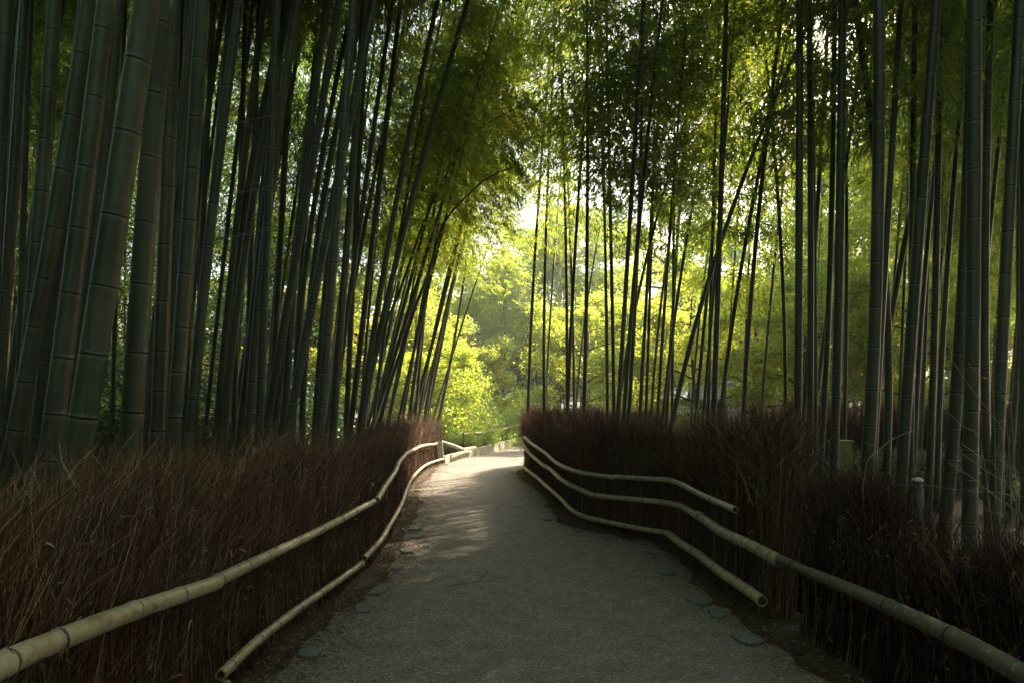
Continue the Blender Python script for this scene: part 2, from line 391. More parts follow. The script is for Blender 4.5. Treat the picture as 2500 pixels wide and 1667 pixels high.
def flecks(c2, s, n, z0, z1, off, sd, seed, L=.03):
    """dry leaves and sheath scraps caught in the brush"""
    r = np.random.default_rng(seed); u = r.uniform(0, s[-1], n); t = np.stack([np.gradient(c2[:, k], s) for k in (0, 1)], 1)
    x, y = (np.interp(u, s, c2[:, k]) for k in (0, 1)); tx, ty = (np.interp(u, s, t[:, k]) for k in (0, 1)); o = off + r.normal(0, sd, n)
    p = np.stack([x - ty * o, y + tx * o, r.uniform(z0, z1, n)], 1); d = r.normal(0, 1, (n, 3)); d[:, 2] -= .8; d /= np.linalg.norm(d, axis=1)[:, None]
    l = L * r.uniform(.5, 2, n)[:, None]
    return ribbons(np.stack([p, p + d * l * .5 + r.normal(0, .1, (n, 3)) * l, p + d * l], 1), r.uniform(.004, .010, n), r, r.uniform(.62, 1, n))

# left fence: brush stands behind (left of) the rails
lf = tag(empty('brush_fence', (-1.66, 0, 0)), 'long reddish brown brushwood fence with two bamboo rails along the left side of the path', 'fence')
rf = tag(empty('brush_fence', (2.08, 2.77, 0)), 'tall curved brushwood fence with three bamboo rails on the right side of the path', 'fence')
rf2 = tag(empty('brush_fence', (2.1, 0, 0)), 'low dark brushwood fence in the bottom right corner, under the thick weathered pole', 'fence')
def into(o, V): return V - np.array(o.location)
def part(name, VFA, m, parent, smooth=False):
    V, Fq, a = VFA
    return link(name, mesh(name, into(parent, V), Fq, m, smooth, {'rnd': a}), parent)
def near(u, s, c2):   # more strands where the fence is close
    return u
cL, sL = sub(Lc, Ls, -1.5, 18.3)
hL = lambda u: 1.0 + .11 * np.exp(-(u / 5.5) ** 2) + .05 * np.sin(u * 1.3) + .04 * np.sin(u * 3.1 + 1)
cLn, sLn = sub(Lc, Ls, .8, 8.5)
br = [slab(cL, sL, .95, .10, .18, hL),
      strands(cL, sL, 26000, .80, 1.18, .13, .08, 11, hL, .0034, .02, -1),
      strands(cLn, sLn, 22000, .55, 1.15, .10, .10, 12, hL, .0030, .03, -1),
      sprigs(cL, sL, 30000, .55, 1.15, .55, 13, .14, hL, .0028),
      sprigs(cLn, sLn, 46000, .25, 1.15, .40, 14, .08, hL, .0024, (.05, .20)),
      flecks(cL, sL, 5000, .1, 1.15, .02, .07, 16), sprigs(cLn, sLn, 350, .7, 1.1, .75, 15, .14, hL, .0032, (.25, .45))]
part('brushwood', join(br), M_twig, lf)

ic = np.argmin(np.abs(Rc[:, 1] - 4.95))
cR, sR = Rc[ic:], Rs[ic:] - Rs[ic]
hR = lambda u: .955 + .04 * np.sin(u * 1.7) + .03 * np.sin(u * 4.1) + .10 * np.exp(-((u) / 1.2) ** 2)
br = [slab(cR, sR, 1.0, .11, -.24, hR),
      strands(cR, sR, 34000, .85, 1.33, -.17, -.03, 21, hR, .0040, .05, 1),
      sprigs(cR, sR, 52000, .72, 1.28, -.45, 22, -.20, hR, .0030, (.12, .42)),
      sprigs(cR, sR, 26000, .85, 1.33, .30, 23, -.26, hR, .0026, (.12, .36)),
      flecks(cR, sR, 2500, .1, 1.25, -.06, .08, 26), sprigs(cR, sR, 7000, .75, 1.35, -.2, 24, -.10, hR, .0026, (.12, .40), .6)]
part('brushwood', join(br), M_twig, rf)
cQ, sQ = Rc[:ic - 2], Rs[:ic - 2]
k0 = np.argmin(np.abs(cQ[:, 1] + .6)); cQ, sQ = cQ[k0:], sQ[k0:] - sQ[k0]
hQ = lambda u: 1.02 + .07 * np.sin(u * 2.9 + .5) + .04 * np.sin(u * 7) - .28 * np.exp(-((u - 4.15) / .38) ** 2)
br = [slab(cQ, sQ, .82, .12, -.26, hQ),
      strands(cQ, sQ, 26000, .62, 1.04, -.20, .02, 31, hQ, .0038, .06, 1),
      sprigs(cQ, sQ, 26000, .35, 1.02, .05, 32, -.22, hQ, .0026, (.08, .28)),
      flecks(cQ, sQ, 2500, .1, .98, -.08, .08, 36), sprigs(cQ, sQ, 1500, .75, 1.0, -.2, 33, -.30, hQ, .003, (.2, .45))]
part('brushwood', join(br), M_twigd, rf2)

# ------------------------------------------------------------------ rails
def on_plan(c2, pts, inset=0):
    """points where the sight lines of photo pixels cross the vertical face of the fence"""
    az = c2[:, 0] / np.maximum(c2[:, 1], .05); out = []
    for px, py in pts:
        a = (px - CX) / F
        k = np.where((c2[:, 1] > 1.2) & (c2[:, 1] < 16.6 if c2[0, 0] > 0 else c2[:, 1] < 30))[0]; j = k[np.argmin(np.abs(az[k] - a))]
        d = c2[j, 1]; out.append(((px - CX) / F * d, d, CZ - (py - HY) / F * d))
    return out
def rail(parent, pts, r0, r1, m, name='rail', node=.30, seed=0, label=None, k=12, jit=.004):
    rr = np.random.default_rng(seed); c, s = resample(pts, .04)
    c = c + np.stack([np.interp(s, np.arange(0, s[-1] + 1, .6), rr.normal(0, jit, len(np.arange(0, s[-1] + 1, .6)))) for _ in range(3)], 1)
    nodes = []; x = rr.uniform(.05, node)
    while x < s[-1] - .03: nodes.append(x); x += node * rr.uniform(.75, 1.25)
    e = [0, .004]; A = {}
    for q in nodes: e += [q - .018, q - .009, q - .005, q + .005, q + .009, q + .018]
    e += list(np.linspace(0, s[-1], int(s[-1] / .08) + 2)); e = np.unique(np.round([q for q in e if 0 <= q <= s[-1]], 4))
    P3 = np.stack([np.interp(e, s, c[:, i]) for i in range(3)], 1)
    rad = r0 + (r1 - r0) * e / s[-1]; a = np.zeros(len(e))
    for q in nodes:
        dd = np.abs(e - q); rad = rad * np.where(dd < .006, .95, np.where(dd < .012, 1.09, 1)); a = np.where(dd < .006, 1, a)
    V, Fc = tube(P3, rad, k, False); aa = np.repeat(a, k); V = list(V); Fc = list(Fc)
    for ie, sg in ((0, -1), (len(e) - 1, 1)):            # cut end: pale rim round a dark hollow
        ring = np.array(V[ie * k:(ie + 1) * k]); cen = ring.mean(0); T = P3[ie] - P3[ie - sg]; T /= np.linalg.norm(T)
        n0 = len(V); V += list(ring) + list(cen + (ring - cen) * .74); aa = np.r_[aa, np.zeros(2 * k)]
        Fc += [(n0 + q, n0 + (q + 1) % k, n0 + k + (q + 1) % k, n0 + k + q) for q in range(k)]
        n1 = len(V); V += list(cen + (ring - cen) * .74) + list(cen + (ring - cen) * .70 - T * .05); aa = np.r_[aa, np.ones(2 * k)]
        Fc += [(n1 + q, n1 + (q + 1) % k, n1 + k + (q + 1) % k, n1 + k + q) for q in range(k)] + [tuple(n1 + k + q for q in range(k))]
    V = np.array(V)
    o = link(name, mesh(name, into(parent, V), Fc, m, True, {'rnd': aa}), parent)
    if label: o['label'] = label
    return o
def offset(c2, o):
    t = np.gradient(c2, axis=0); t /= np.linalg.norm(t, axis=1)[:, None]; return c2 + np.stack([-t[:, 1], t[:, 0]], 1) * o
lc = offset(Lc, -.10); rc = offset(Rc, .11)
up1 = [(-1.64, 1.0, .76), (-1.63, 1.7, .755)] + on_plan(lc, [(0, 1622), (120, 1570), (250, 1520), (400, 1466), (528, 1421)])
rail(lf, up1, .041, .037, M_rail, seed=1, node=.33, label='thick near length of the upper rail, with a cut open end')
up2 = on_plan(lc, [(505, 1430), (620, 1372), (740, 1315), (830, 1268), (884, 1238), (921, 1219)])
rail(lf, up2, .034, .027, M_rail, seed=2)
up3 = on_plan(lc, [(918, 1220), (940, 1189), (964, 1150), (978, 1122), (1007, 1098), (1036, 1086), (1066, 1082)])
rail(lf, up3, .030, .028, M_rail, seed=3)
lo0 = [(-1.60, 2.2, .03), (-1.58, 3.0, .045), (-1.57, 3.75, .05)]
rail(lf, lo0, .036, .036, M_rail, seed=4, label='short blunt cut rail lying at the foot of the fence')
lo1 = on_plan(lc, [(541, 1647), (640, 1553), (760, 1462), (884, 1373)])
rail(lf, lo1, .029, .026, M_rail, seed=5, node=.36)
lo2 = on_plan(lc, [(888, 1362), (935, 1309), (974, 1241), (999, 1178), (1018, 1152), (1045, 1131), (1083, 1119)])
rail(lf, lo2, .026, .026, M_rail, seed=6)

q = [(1279, 1066), (1305, 1087), (1333, 1106), (1354, 1125), (1382, 1141), (1424, 1153), (1502, 1163)]
rail(rf, on_plan(rc, q)[::-1], .026, .028, M_rail, seed=7)
rail(rf, on_plan(rc, [(1502, 1163), (1570, 1168), (1637, 1172)]), .026, .028, M_rail, seed=8)
rail(rf, on_plan(rc, [(1635, 1170), (1690, 1197), (1745, 1222), (1793, 1243)]), .027, .027, M_rail, seed=9)
q = [(1277, 1085), (1296, 1108), (1323, 1132), (1340, 1142), (1375, 1173), (1417, 1194), (1451, 1208), (1533, 1217), (1642, 1229), (1705, 1259)]
rail(rf, on_plan(rc, q)[::-1], .030, .034, M_rail, seed=10)
rail(rf, on_plan(rc, [(1703, 1256), (1761, 1297), (1831, 1331), (1905, 1369)]), .040, .042, M_rail, seed=11, node=.16, label='bright ringed middle rail with a cut open end')
q = [(1279, 1141), (1309, 1164), (1358, 1206), (1389, 1238), (1424, 1259), (1495, 1276), (1565, 1290), (1626, 1300)]
rail(rf, on_plan(rc, q)[::-1], .030, .034, M_rail, seed=12)
rail(rf, on_plan(rc, [(1628, 1301), (1705, 1353), (1789, 1416), (1859, 1468)]), .038, .042, M_rail, seed=13, node=.22, label='lowest rail with a round cut end')
M2 = on_plan(rc, [(1900, 1362), (1977, 1398)])
rail(rf2, M2, .031, .031, M_railold, seed=14, label='thin dark piece of pole between the bright rail and the long pole')
M3 = on_plan(rc, [(1979, 1398), (2118, 1458), (2328, 1555), (2500, 1646)]) + [(2.06, 2.0, .50), (2.06, 1.0, .49)]
rail(rf2, M3, .036, .048, M_railold, seed=15, node=.55)
# thin wire ties round the rails
def ties(parent, paths, n):
    for pts, idx in paths:
        pass

# ------------------------------------------------------------------ bamboo
def culm_mesh(pts, r0, H, seed, m, k=10, nd=.30, taper=.72):
    rr = np.random.default_rng(seed); c, s = resample(pts, .1); Lt = s[-1]
    nodes = []; x = .12
    while x < Lt - .1:
        nodes.append(x); x += nd * (.65 + .6 * min(1, x / 2.5)) * rr.uniform(.9, 1.1)
    e = [0.0, Lt]
    for q in nodes: e += [q - .035, q - .012, q - .005, q + .003, q + .010, q + .03]
    e = np.unique(np.clip(e, 0, Lt))
    P3 = np.stack([np.interp(e, s, c[:, i]) for i in range(3)], 1)
    z = e / Lt; rad = r0 * (1.06 - .06 * np.minimum(1, e / .5)) * (1 - taper * z ** 1.5)
    a = np.zeros(len(e)); nz = np.array(nodes)
    dd = e[:, None] - nz[None]; j = np.argmin(np.abs(dd), 1); d = dd[np.arange(len(e)), j]
    ridge = np.abs(d - .003) < .004; gro = np.abs(d + .005) < .004
    rad = rad + np.where(ridge, .0018 + .02 * rad, 0) - np.where(gro, .001, 0)
    a = np.where(gro, 1, np.where((d < -.008) & (d > -.02), .5, np.where(ridge, .62, 0)))
    V, Fc = tube(P3, rad, k)
    return mesh('culm', V, Fc, m, True, {'rnd': np.repeat(a, k)})

def crown_mesh(seed, H, Rd, nb, per, lL, lW, m, droop=.45, name='crown', dens=1.0):
    """bamboo foliage: branches from the culm joints with drooping fans of narrow leaves"""
    r = np.random.default_rng(seed)
    z0 = H * r.uniform(0, 1, nb) ** .9; az = r.uniform(0, 2 * math.pi, nb)
    prof = np.interp(z0 / H, [0, .2, .5, .8, 1], [.55, 1, .9, .55, .25])
    L = Rd * prof * r.uniform(.55, 1.15, nb); el = r.uniform(.25, .95, nb)
    dr = droop * r.uniform(.6, 1.5, nb)
    def pos(i, t):
        h = L[i] * t * np.cos(el[i]); z = z0[i] + L[i] * t * np.sin(el[i]) - dr[i] * L[i] * t * t
        return np.stack([np.cos(az[i]) * h, np.sin(az[i]) * h, z], -1)
    I = np.arange(nb); pts = np.stack([pos(I, t) for t in (0, .33, .66, 1.0)], 1)
    tw = ribbons(pts, np.full(nb, .010), r, np.full(nb, -1.0))
    nc = int(nb * per * dens); bi = r.integers(0, nb, nc); t = r.uniform(.22, 1.05, nc)
    C = pos(bi, t) + r.normal(0, 1, (nc, 3)) * (L[bi] * .13)[:, None] * [1, 1, .75]
    nl = 6; n = nc * nl
    C2 = np.repeat(C, nl, 0); ca = np.repeat(az[bi] + r.normal(0, .6, nc), nl) + r.normal(0, .75, n)
    de = np.repeat(r.normal(-.55, .3, nc), nl) + r.normal(0, .35, n)
    D = np.stack([np.cos(ca) * np.cos(de), np.sin(ca) * np.cos(de), np.sin(de)], 1)
    q = r.normal(0, 1, (n, 3)); W = np.cross(D, q); W /= np.linalg.norm(W, axis=1)[:, None] + 1e-9
    l = lL * r.uniform(.6, 1.25, n)[:, None]; wd = lW * r.uniform(.7, 1.2, n)[:, None]
    b = C2 + D * l * .15 + r.normal(0, .03, (n, 3))
    sag = np.zeros((n, 3)); sag[:, 2] = -.18 * l[:, 0]
    V = np.stack([b, b + D * l * .42 - W * wd * .5, b + D * l + sag, b + D * l * .42 + W * wd * .5], 1).reshape(-1, 3)
    Fq = np.arange(n * 4).reshape(-1, 4)
    a = np.repeat(np.clip(np.repeat(r.uniform(.1, .8, nc), nl) + r.normal(0, .12, n), 0, 1), 4)
    V2, F2, A2 = join([tw, (V, Fq, a)])
    return mesh(name, V2, F2, m, False, {'rnd': A2})

def tri_leaf_count(): pass
CR = [crown_mesh(100 + i, 9.0, 2.1, 95, 16, .15, .022, M_bleaf) for i in range(4)]
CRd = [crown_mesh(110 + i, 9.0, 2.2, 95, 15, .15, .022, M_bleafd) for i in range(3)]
CRthin = [crown_mesh(120 + i, 6.0, 1.3, 60, 8, .15, .020, M_bleaf) for i in range(2)]
CRfar = [crown_mesh(130 + i, 9.0, 2.2, 85, 13, .20, .034, M_bleaf) for i in range(3)]
CRarch = [crown_mesh(140 + i, 4.5, 1.5, 75, 12, .14, .022, M_bleaf, .7) for i in range(2)]

# sunlight corridors: gaps in the canopy that light the fence end and the path streaks
LIT = [(-1.9, 16.2, .6, 1.3), (-1.8, 14.0, .4, 1.2), (-1.25, 6.1, 0, .28), (-4, 18.5, 6, 1.2), (-3.5, 22, 8, 1.2), (-.7, 20, 0, 1.4), (.2, 23.5, 0, 1.6), (-2.9, 23.5, 3, 2), (-5, 27, 4, 2.2), (-2, 27, 1.5, 1.8), (2, 29, 2, 2), (7, 29, 3, 2), (.5, 15.6, 1.2, .8)]
def blocked(x, y, zlo, zhi, rad):
    """does a crown here cut one of the corridors?"""
    for a in LIT:
        dx, dy = x - a[0], y - a[1]
        hx, hy = math.sin(SUN_AZ), math.cos(SUN_AZ)
        s = dx * hx + dy * hy
        if s < 1: continue
        off = abs(dx * hy - dy * hx); z = a[2] + s * math.tan(SUN_EL)
        if off < rad * a[3] and zlo - .5 < z < zhi + .5: return True
    return False

def bamboo(label, pix, wpx, seed, group, d=None, dia=None, H=None, m=None, cs=6.0, crown=None, straight_top=False, k=10, arch=False, csc=1.0):
    """a culm traced at its own distance, continued below to the ground and above to its full height"""
    rr = np.random.default_rng(seed)
    if dia is None: dia = .058 + .00155 * wpx
    if d is None: d = F * dia / wpx
    pix = sorted(pix, key=lambda p: -p[1])
    pts = [P(x, y, d) for x, y in pix]
    a, b = pts[0], pts[1]
    sl = (a - b) / max(1e-3, (b - a)[2]); base = a + sl * max(a[2], 0) * .8; base[2] = 0
    base[1] = d + rr.normal(0, .02 * d)
    if a[2] > .25: pts = [base] + pts
    else: pts[0][2] = 0
    H = H or rr.uniform(13.5, 16)
    top = pts[-1]; dirv = pts[-1] - pts[-2]; dirv /= np.linalg.norm(dirv)
    if not arch:
        z = top[2]; p = top.copy(); dv = dirv.copy()
        while z < H:
            st = min(2.5, H - z + .2); p = p + dv * st; dv[0] *= 1.06; dv /= np.linalg.norm(dv); pts.append(p.copy()); z = p[2]
    pts = np.array(pts)
    if not arch and len(pts) > 4:                        # one smooth bend instead of tracing jitter
        zz = pts[:, 2]; cf = np.polyfit(zz, pts[:, 0], 3); zn = np.linspace(0, zz[-1], 9)
        pts = np.stack([np.polyval(cf, zn), np.full(9, d), zn], 1)
    pts[:, 1] += pts[:, 2] * rr.normal(0, .01)
    root = tag(empty('bamboo', tuple(pts[0])), label, 'bamboo', group)
    loc = pts - pts[0]
    link('culm', culm_mesh(loc, dia / 2, H, seed, m or M_culm, k, nd=min(.36, .18 + dia * 1.3)), root)
    if crown is not None:
        L = pts[-1]; i = np.searchsorted(pts[:, 2], cs) if not arch else max(1, len(pts) - 3)
        i = min(max(1, i), len(pts) - 1)
        f = (cs - pts[i - 1][2]) / max(1e-3, pts[i][2] - pts[i - 1][2]) if not arch else 0
        f = min(max(f, 0), 1); st = pts[i - 1] * (1 - f) + pts[i] * f
        ax = Vector(L - st); ln = ax.length; H0 = 9.0 if crown in CR + CRd + CRfar else (6.0 if crown in CRthin else 4.5)
        o = link('crown', crown, root, tuple(st - pts[0]))
        q = Vector((0, 0, 1)).rotation_difference(ax.normalized()); qz = Quaternion((0, 0, 1), rr.uniform(0, 6.28))
        o.rotation_mode = 'QUATERNION'; o.rotation_quaternion = q @ qz; o.scale = (csc, csc, ln / H0 * 1.03)
    return root
GL = 'bamboo in the front rows of the left grove'
GR = 'bamboo in the front rows of the right grove'
# label | width in photo pixels | points (photo pixels, top to bottom)
LEFT = [
 ('pale grey green culm cut by the left edge near the top left corner', 34, (18,0, 9,200, 0,350, -16,620)),
 ('thin dark culm just right of the pale one cut by the left edge', 14, (52,0, 38,220, 22,500, 5,690)),
 ('medium culm leaning right, second thick one from the left edge at the top', 24, (87,0, 70,220, 62,312, 49,490, 27,697, 13,776, -4,1010)),
 ('grey culm with a warm sunlit streak high on its right side, far left', 36, (150,0, 143,175, 130,300, 118,415, 95,540, 76,680, 60,850)),
 ('narrow dark culm in shade behind the strongly leaning pair on the far left', 18, (150,560, 126,707, 119,765, 111,879, 104,1000)),
 ('thick culm leaning right, next but one to the left of the widest leaning one', 50, (250,27, 237,156, 219,285, 203,404, 187,520, 172,632, 165,744, 153,851, 145,945, 130,1027)),
 ('lowest leaning thick culm, its foot nearest the left edge of the picture', 40, (215,0, 192,170, 178,286, 165,406, 143,520, 129,634, 103,740, 80,847, 55,955, 29,1061)),
 ('green culm leaning right immediately left of the widest leaning culm', 28, (305,0, 303,45, 281,170, 261,297, 241,426, 223,551, 207,670, 191,788)),
 ('shaded culm showing between two leaning feet at the far left', 26, (118,800, 103,868, 94,971, 88,1070)),
 ('widest culm of all, strongly leaning right with mossy dark foot', 66, (385,0, 370,120, 332,280, 301,435, 268,592, 250,700, 233,753, 203,906, 184,1052)),
 ('thin culm seen at the top just left of the widest leaning culm', 13, (335,0, 330,116, 312,200, 290,330, 262,500)),
 ('very thick nearly upright culm right of the widest leaning one', 52, (402,60, 387,232, 368,366, 352,502, 342,638, 333,772, 327,897, 321,1014)),
 ('upright blue green culm with evenly spaced dark joints, right of the very thick one', 36, (424,0, 422,94, 413,212, 405,333, 400,453, 393,571, 389,690, 388,800, 386,899, 384,981, 382,1058)),
 ('slender culm lit orange along its right edge, between two thick upright ones', 17, (445,0, 442,80, 437,210, 433,295, 431,382, 426,553, 422,640, 419,795, 412,920)),
 ('slender dark culm left of the thick straight one at the upper left', 15, (475,0, 469,134, 460,223, 450,500, 446,640)),
 ('thick straight culm that swells into a wide dark foot', 37, (502,0, 498,78, 489,203, 480,328, 471,444, 461,558, 453,670, 450,772, 446,862, 438,943, 430,1010)),
 ('slim culm right of the thick straight one, leaning slightly right at the top', 17, (555,0, 542,56, 533,145, 520,239, 511,324, 500,413, 489,496, 484,571, 476,700, 468,850)),
 ('leaning culm with orange lit edge and fine joints, third of the middle left stand', 26, (578,0, 560,127, 547,232, 531,339, 520,440, 509,538, 495,638, 490,732, 484,826, 474,891, 466,1000)),
 ('slim pale culm crossing in front of the long leaning one near the upper left', 14, (608,0, 605,92, 600,165, 598,241, 597,312, 596,382, 594,453, 589,518, 583,607, 579,760, 574,950)),
 ('long leaning culm passing behind the slim pale one, upper left', 18, (692,-15, 680,23, 668,80, 657,130, 649,176, 638,253, 626,325, 615,402, 607,459, 598,560, 584,680, 569,800, 556,930)),
 ('long leaning culm with widely spaced joints that crosses the slim pale one lower down', 19, (703,11, 688,77, 672,138, 661,188, 645,272, 630,356, 617,444, 603,528, 591,643, 579,739, 572,830, 562,916, 553,1002)),
 ('dark culm with close joints behind the crossing pair, left of the warm lit culm', 18, (600,430, 584,548, 569,667, 553,787, 538,906, 529,1026)),
 ('culm with a broad warm sunlit streak in its lower half, mid left grove', 23, (716,0, 712,19, 705,111, 695,184, 684,260, 678,325, 672,390, 663,463, 657,532, 651,600, 643,667, 636,739, 631,797, 627,863, 624,921, 617,978)),
 ('orange lit slender culm standing upright among the crossing ones', 16, (606,640, 604,720, 603,800, 601,900, 600,1010)),
 ('thin green culm rising behind the warm lit one', 10, (735,0, 722,145, 707,268, 695,383, 687,497, 677,620, 663,787, 658,906, 653,1050)),
 ('straight strong culm with a thin pale right edge, middle of the left grove', 20, (795,0, 783,65, 772,142, 764,218, 756,295, 749,371, 743,448, 737,524, 728,620, 718,710, 706,800, 701,873, 698,978)),
 ('slim culm just right of the strong one, ending in foliage above', 12, (836,0, 833,11, 821,77, 806,134, 793,210, 779,287, 774,325, 768,400, 762,480, 750,600, 738,760, 728,940)),
 ('culm with orange edge light in its upper half right of the strong middle one', 15, (870,0, 848,88, 833,165, 814,241, 802,321, 783,398, 772,471, 760,547, 749,640, 739,720, 733,800, 725,960)),
 ('grey culm leaning right with its top at the clump of three pale culms', 17, (886,-20, 862,50, 844,172, 829,249, 818,306, 814,375, 802,440, 795,509, 779,600, 768,720, 757,860)),
 ('leftmost pale culm of the clump that meets at the top of the left grove', 19, (884,0, 877,46, 865,115, 860,191, 848,249, 837,344, 825,421, 812,540, 798,690, 786,850)),
 ('strongly leaning culm cutting diagonally across the clump of pale culms', 23, (933,0, 929,23, 909,77, 890,145, 864,241, 841,333, 818,425, 798,509, 787,560, 773,615, 761,686, 746,773, 732,856, 718,940, 706,1017)),
 ('thick pale culm at the right of the front stand, brightest in its middle', 24, (860,60, 850,200, 843,300, 836,380, 825,459, 821,524, 811,658, 801,787, 789,906, 782,1002)),
 ('bright pale upright culm with closely spaced joints, right front of the grove', 19, (898,40, 892,153, 887,230, 875,295, 867,360, 860,417, 852,475, 844,536, 835,667, 830,715, 825,811, 823,921, 818,1002)),
 ('slim green culm right of the bright pale one', 14, (893,150, 890,200, 887,249, 883,325, 879,383, 875,459, 871,524, 863,643, 856,763, 854,883, 849,978)),
 ('long single culm leaning right into the foliage, rightmost of the clear front row', 15, (1078,-20, 1066,31, 1055,84, 1040,153, 1024,214, 1013,260, 998,325, 986,402, 975,452, 963,525, 952,596, 935,691, 921,787, 902,883, 887,978)),
 ('dark leaning culm low in front of the long single leaning one', 15, (1012,480, 990,560, 966,640, 940,730, 915,830, 893,930, 880,1010)),
 ('dark arching culm whose tip bows over the path to the right', 11, (1260,405, 1200,425, 1150,466, 1100,518, 1074,562, 1050,653, 1017,739, 993,811, 969,883, 945,959)),
 ('thin arching culm bent right below the bright canopy', 9, (1290,250, 1195,300, 1150,330, 1112,383, 1074,459, 1040,530, 1016,596, 978,706, 945,787, 916,883, 897,978)),
 ('pale sunlit culm near the left fence end, leaning right into yellow leaves', 9, (1135,600, 1117,667, 1097,720, 1074,787, 1060,859, 1050,930, 1040,1000)),
 ('thin sunlit culm beside the pale one near the left fence end', 7, (1110,610, 1085,700, 1060,800, 1040,900, 1026,990)),
 ('tan culm standing almost upright just before the end of the left fence', 8, (1050,620, 1040,720, 1032,820, 1022,930, 1014,1010)),
 ('slim dark culm inside the dense leaning bunch left of the fence end', 9, (1005,420, 985,520, 968,620, 955,720, 940,830, 925,930)),
]
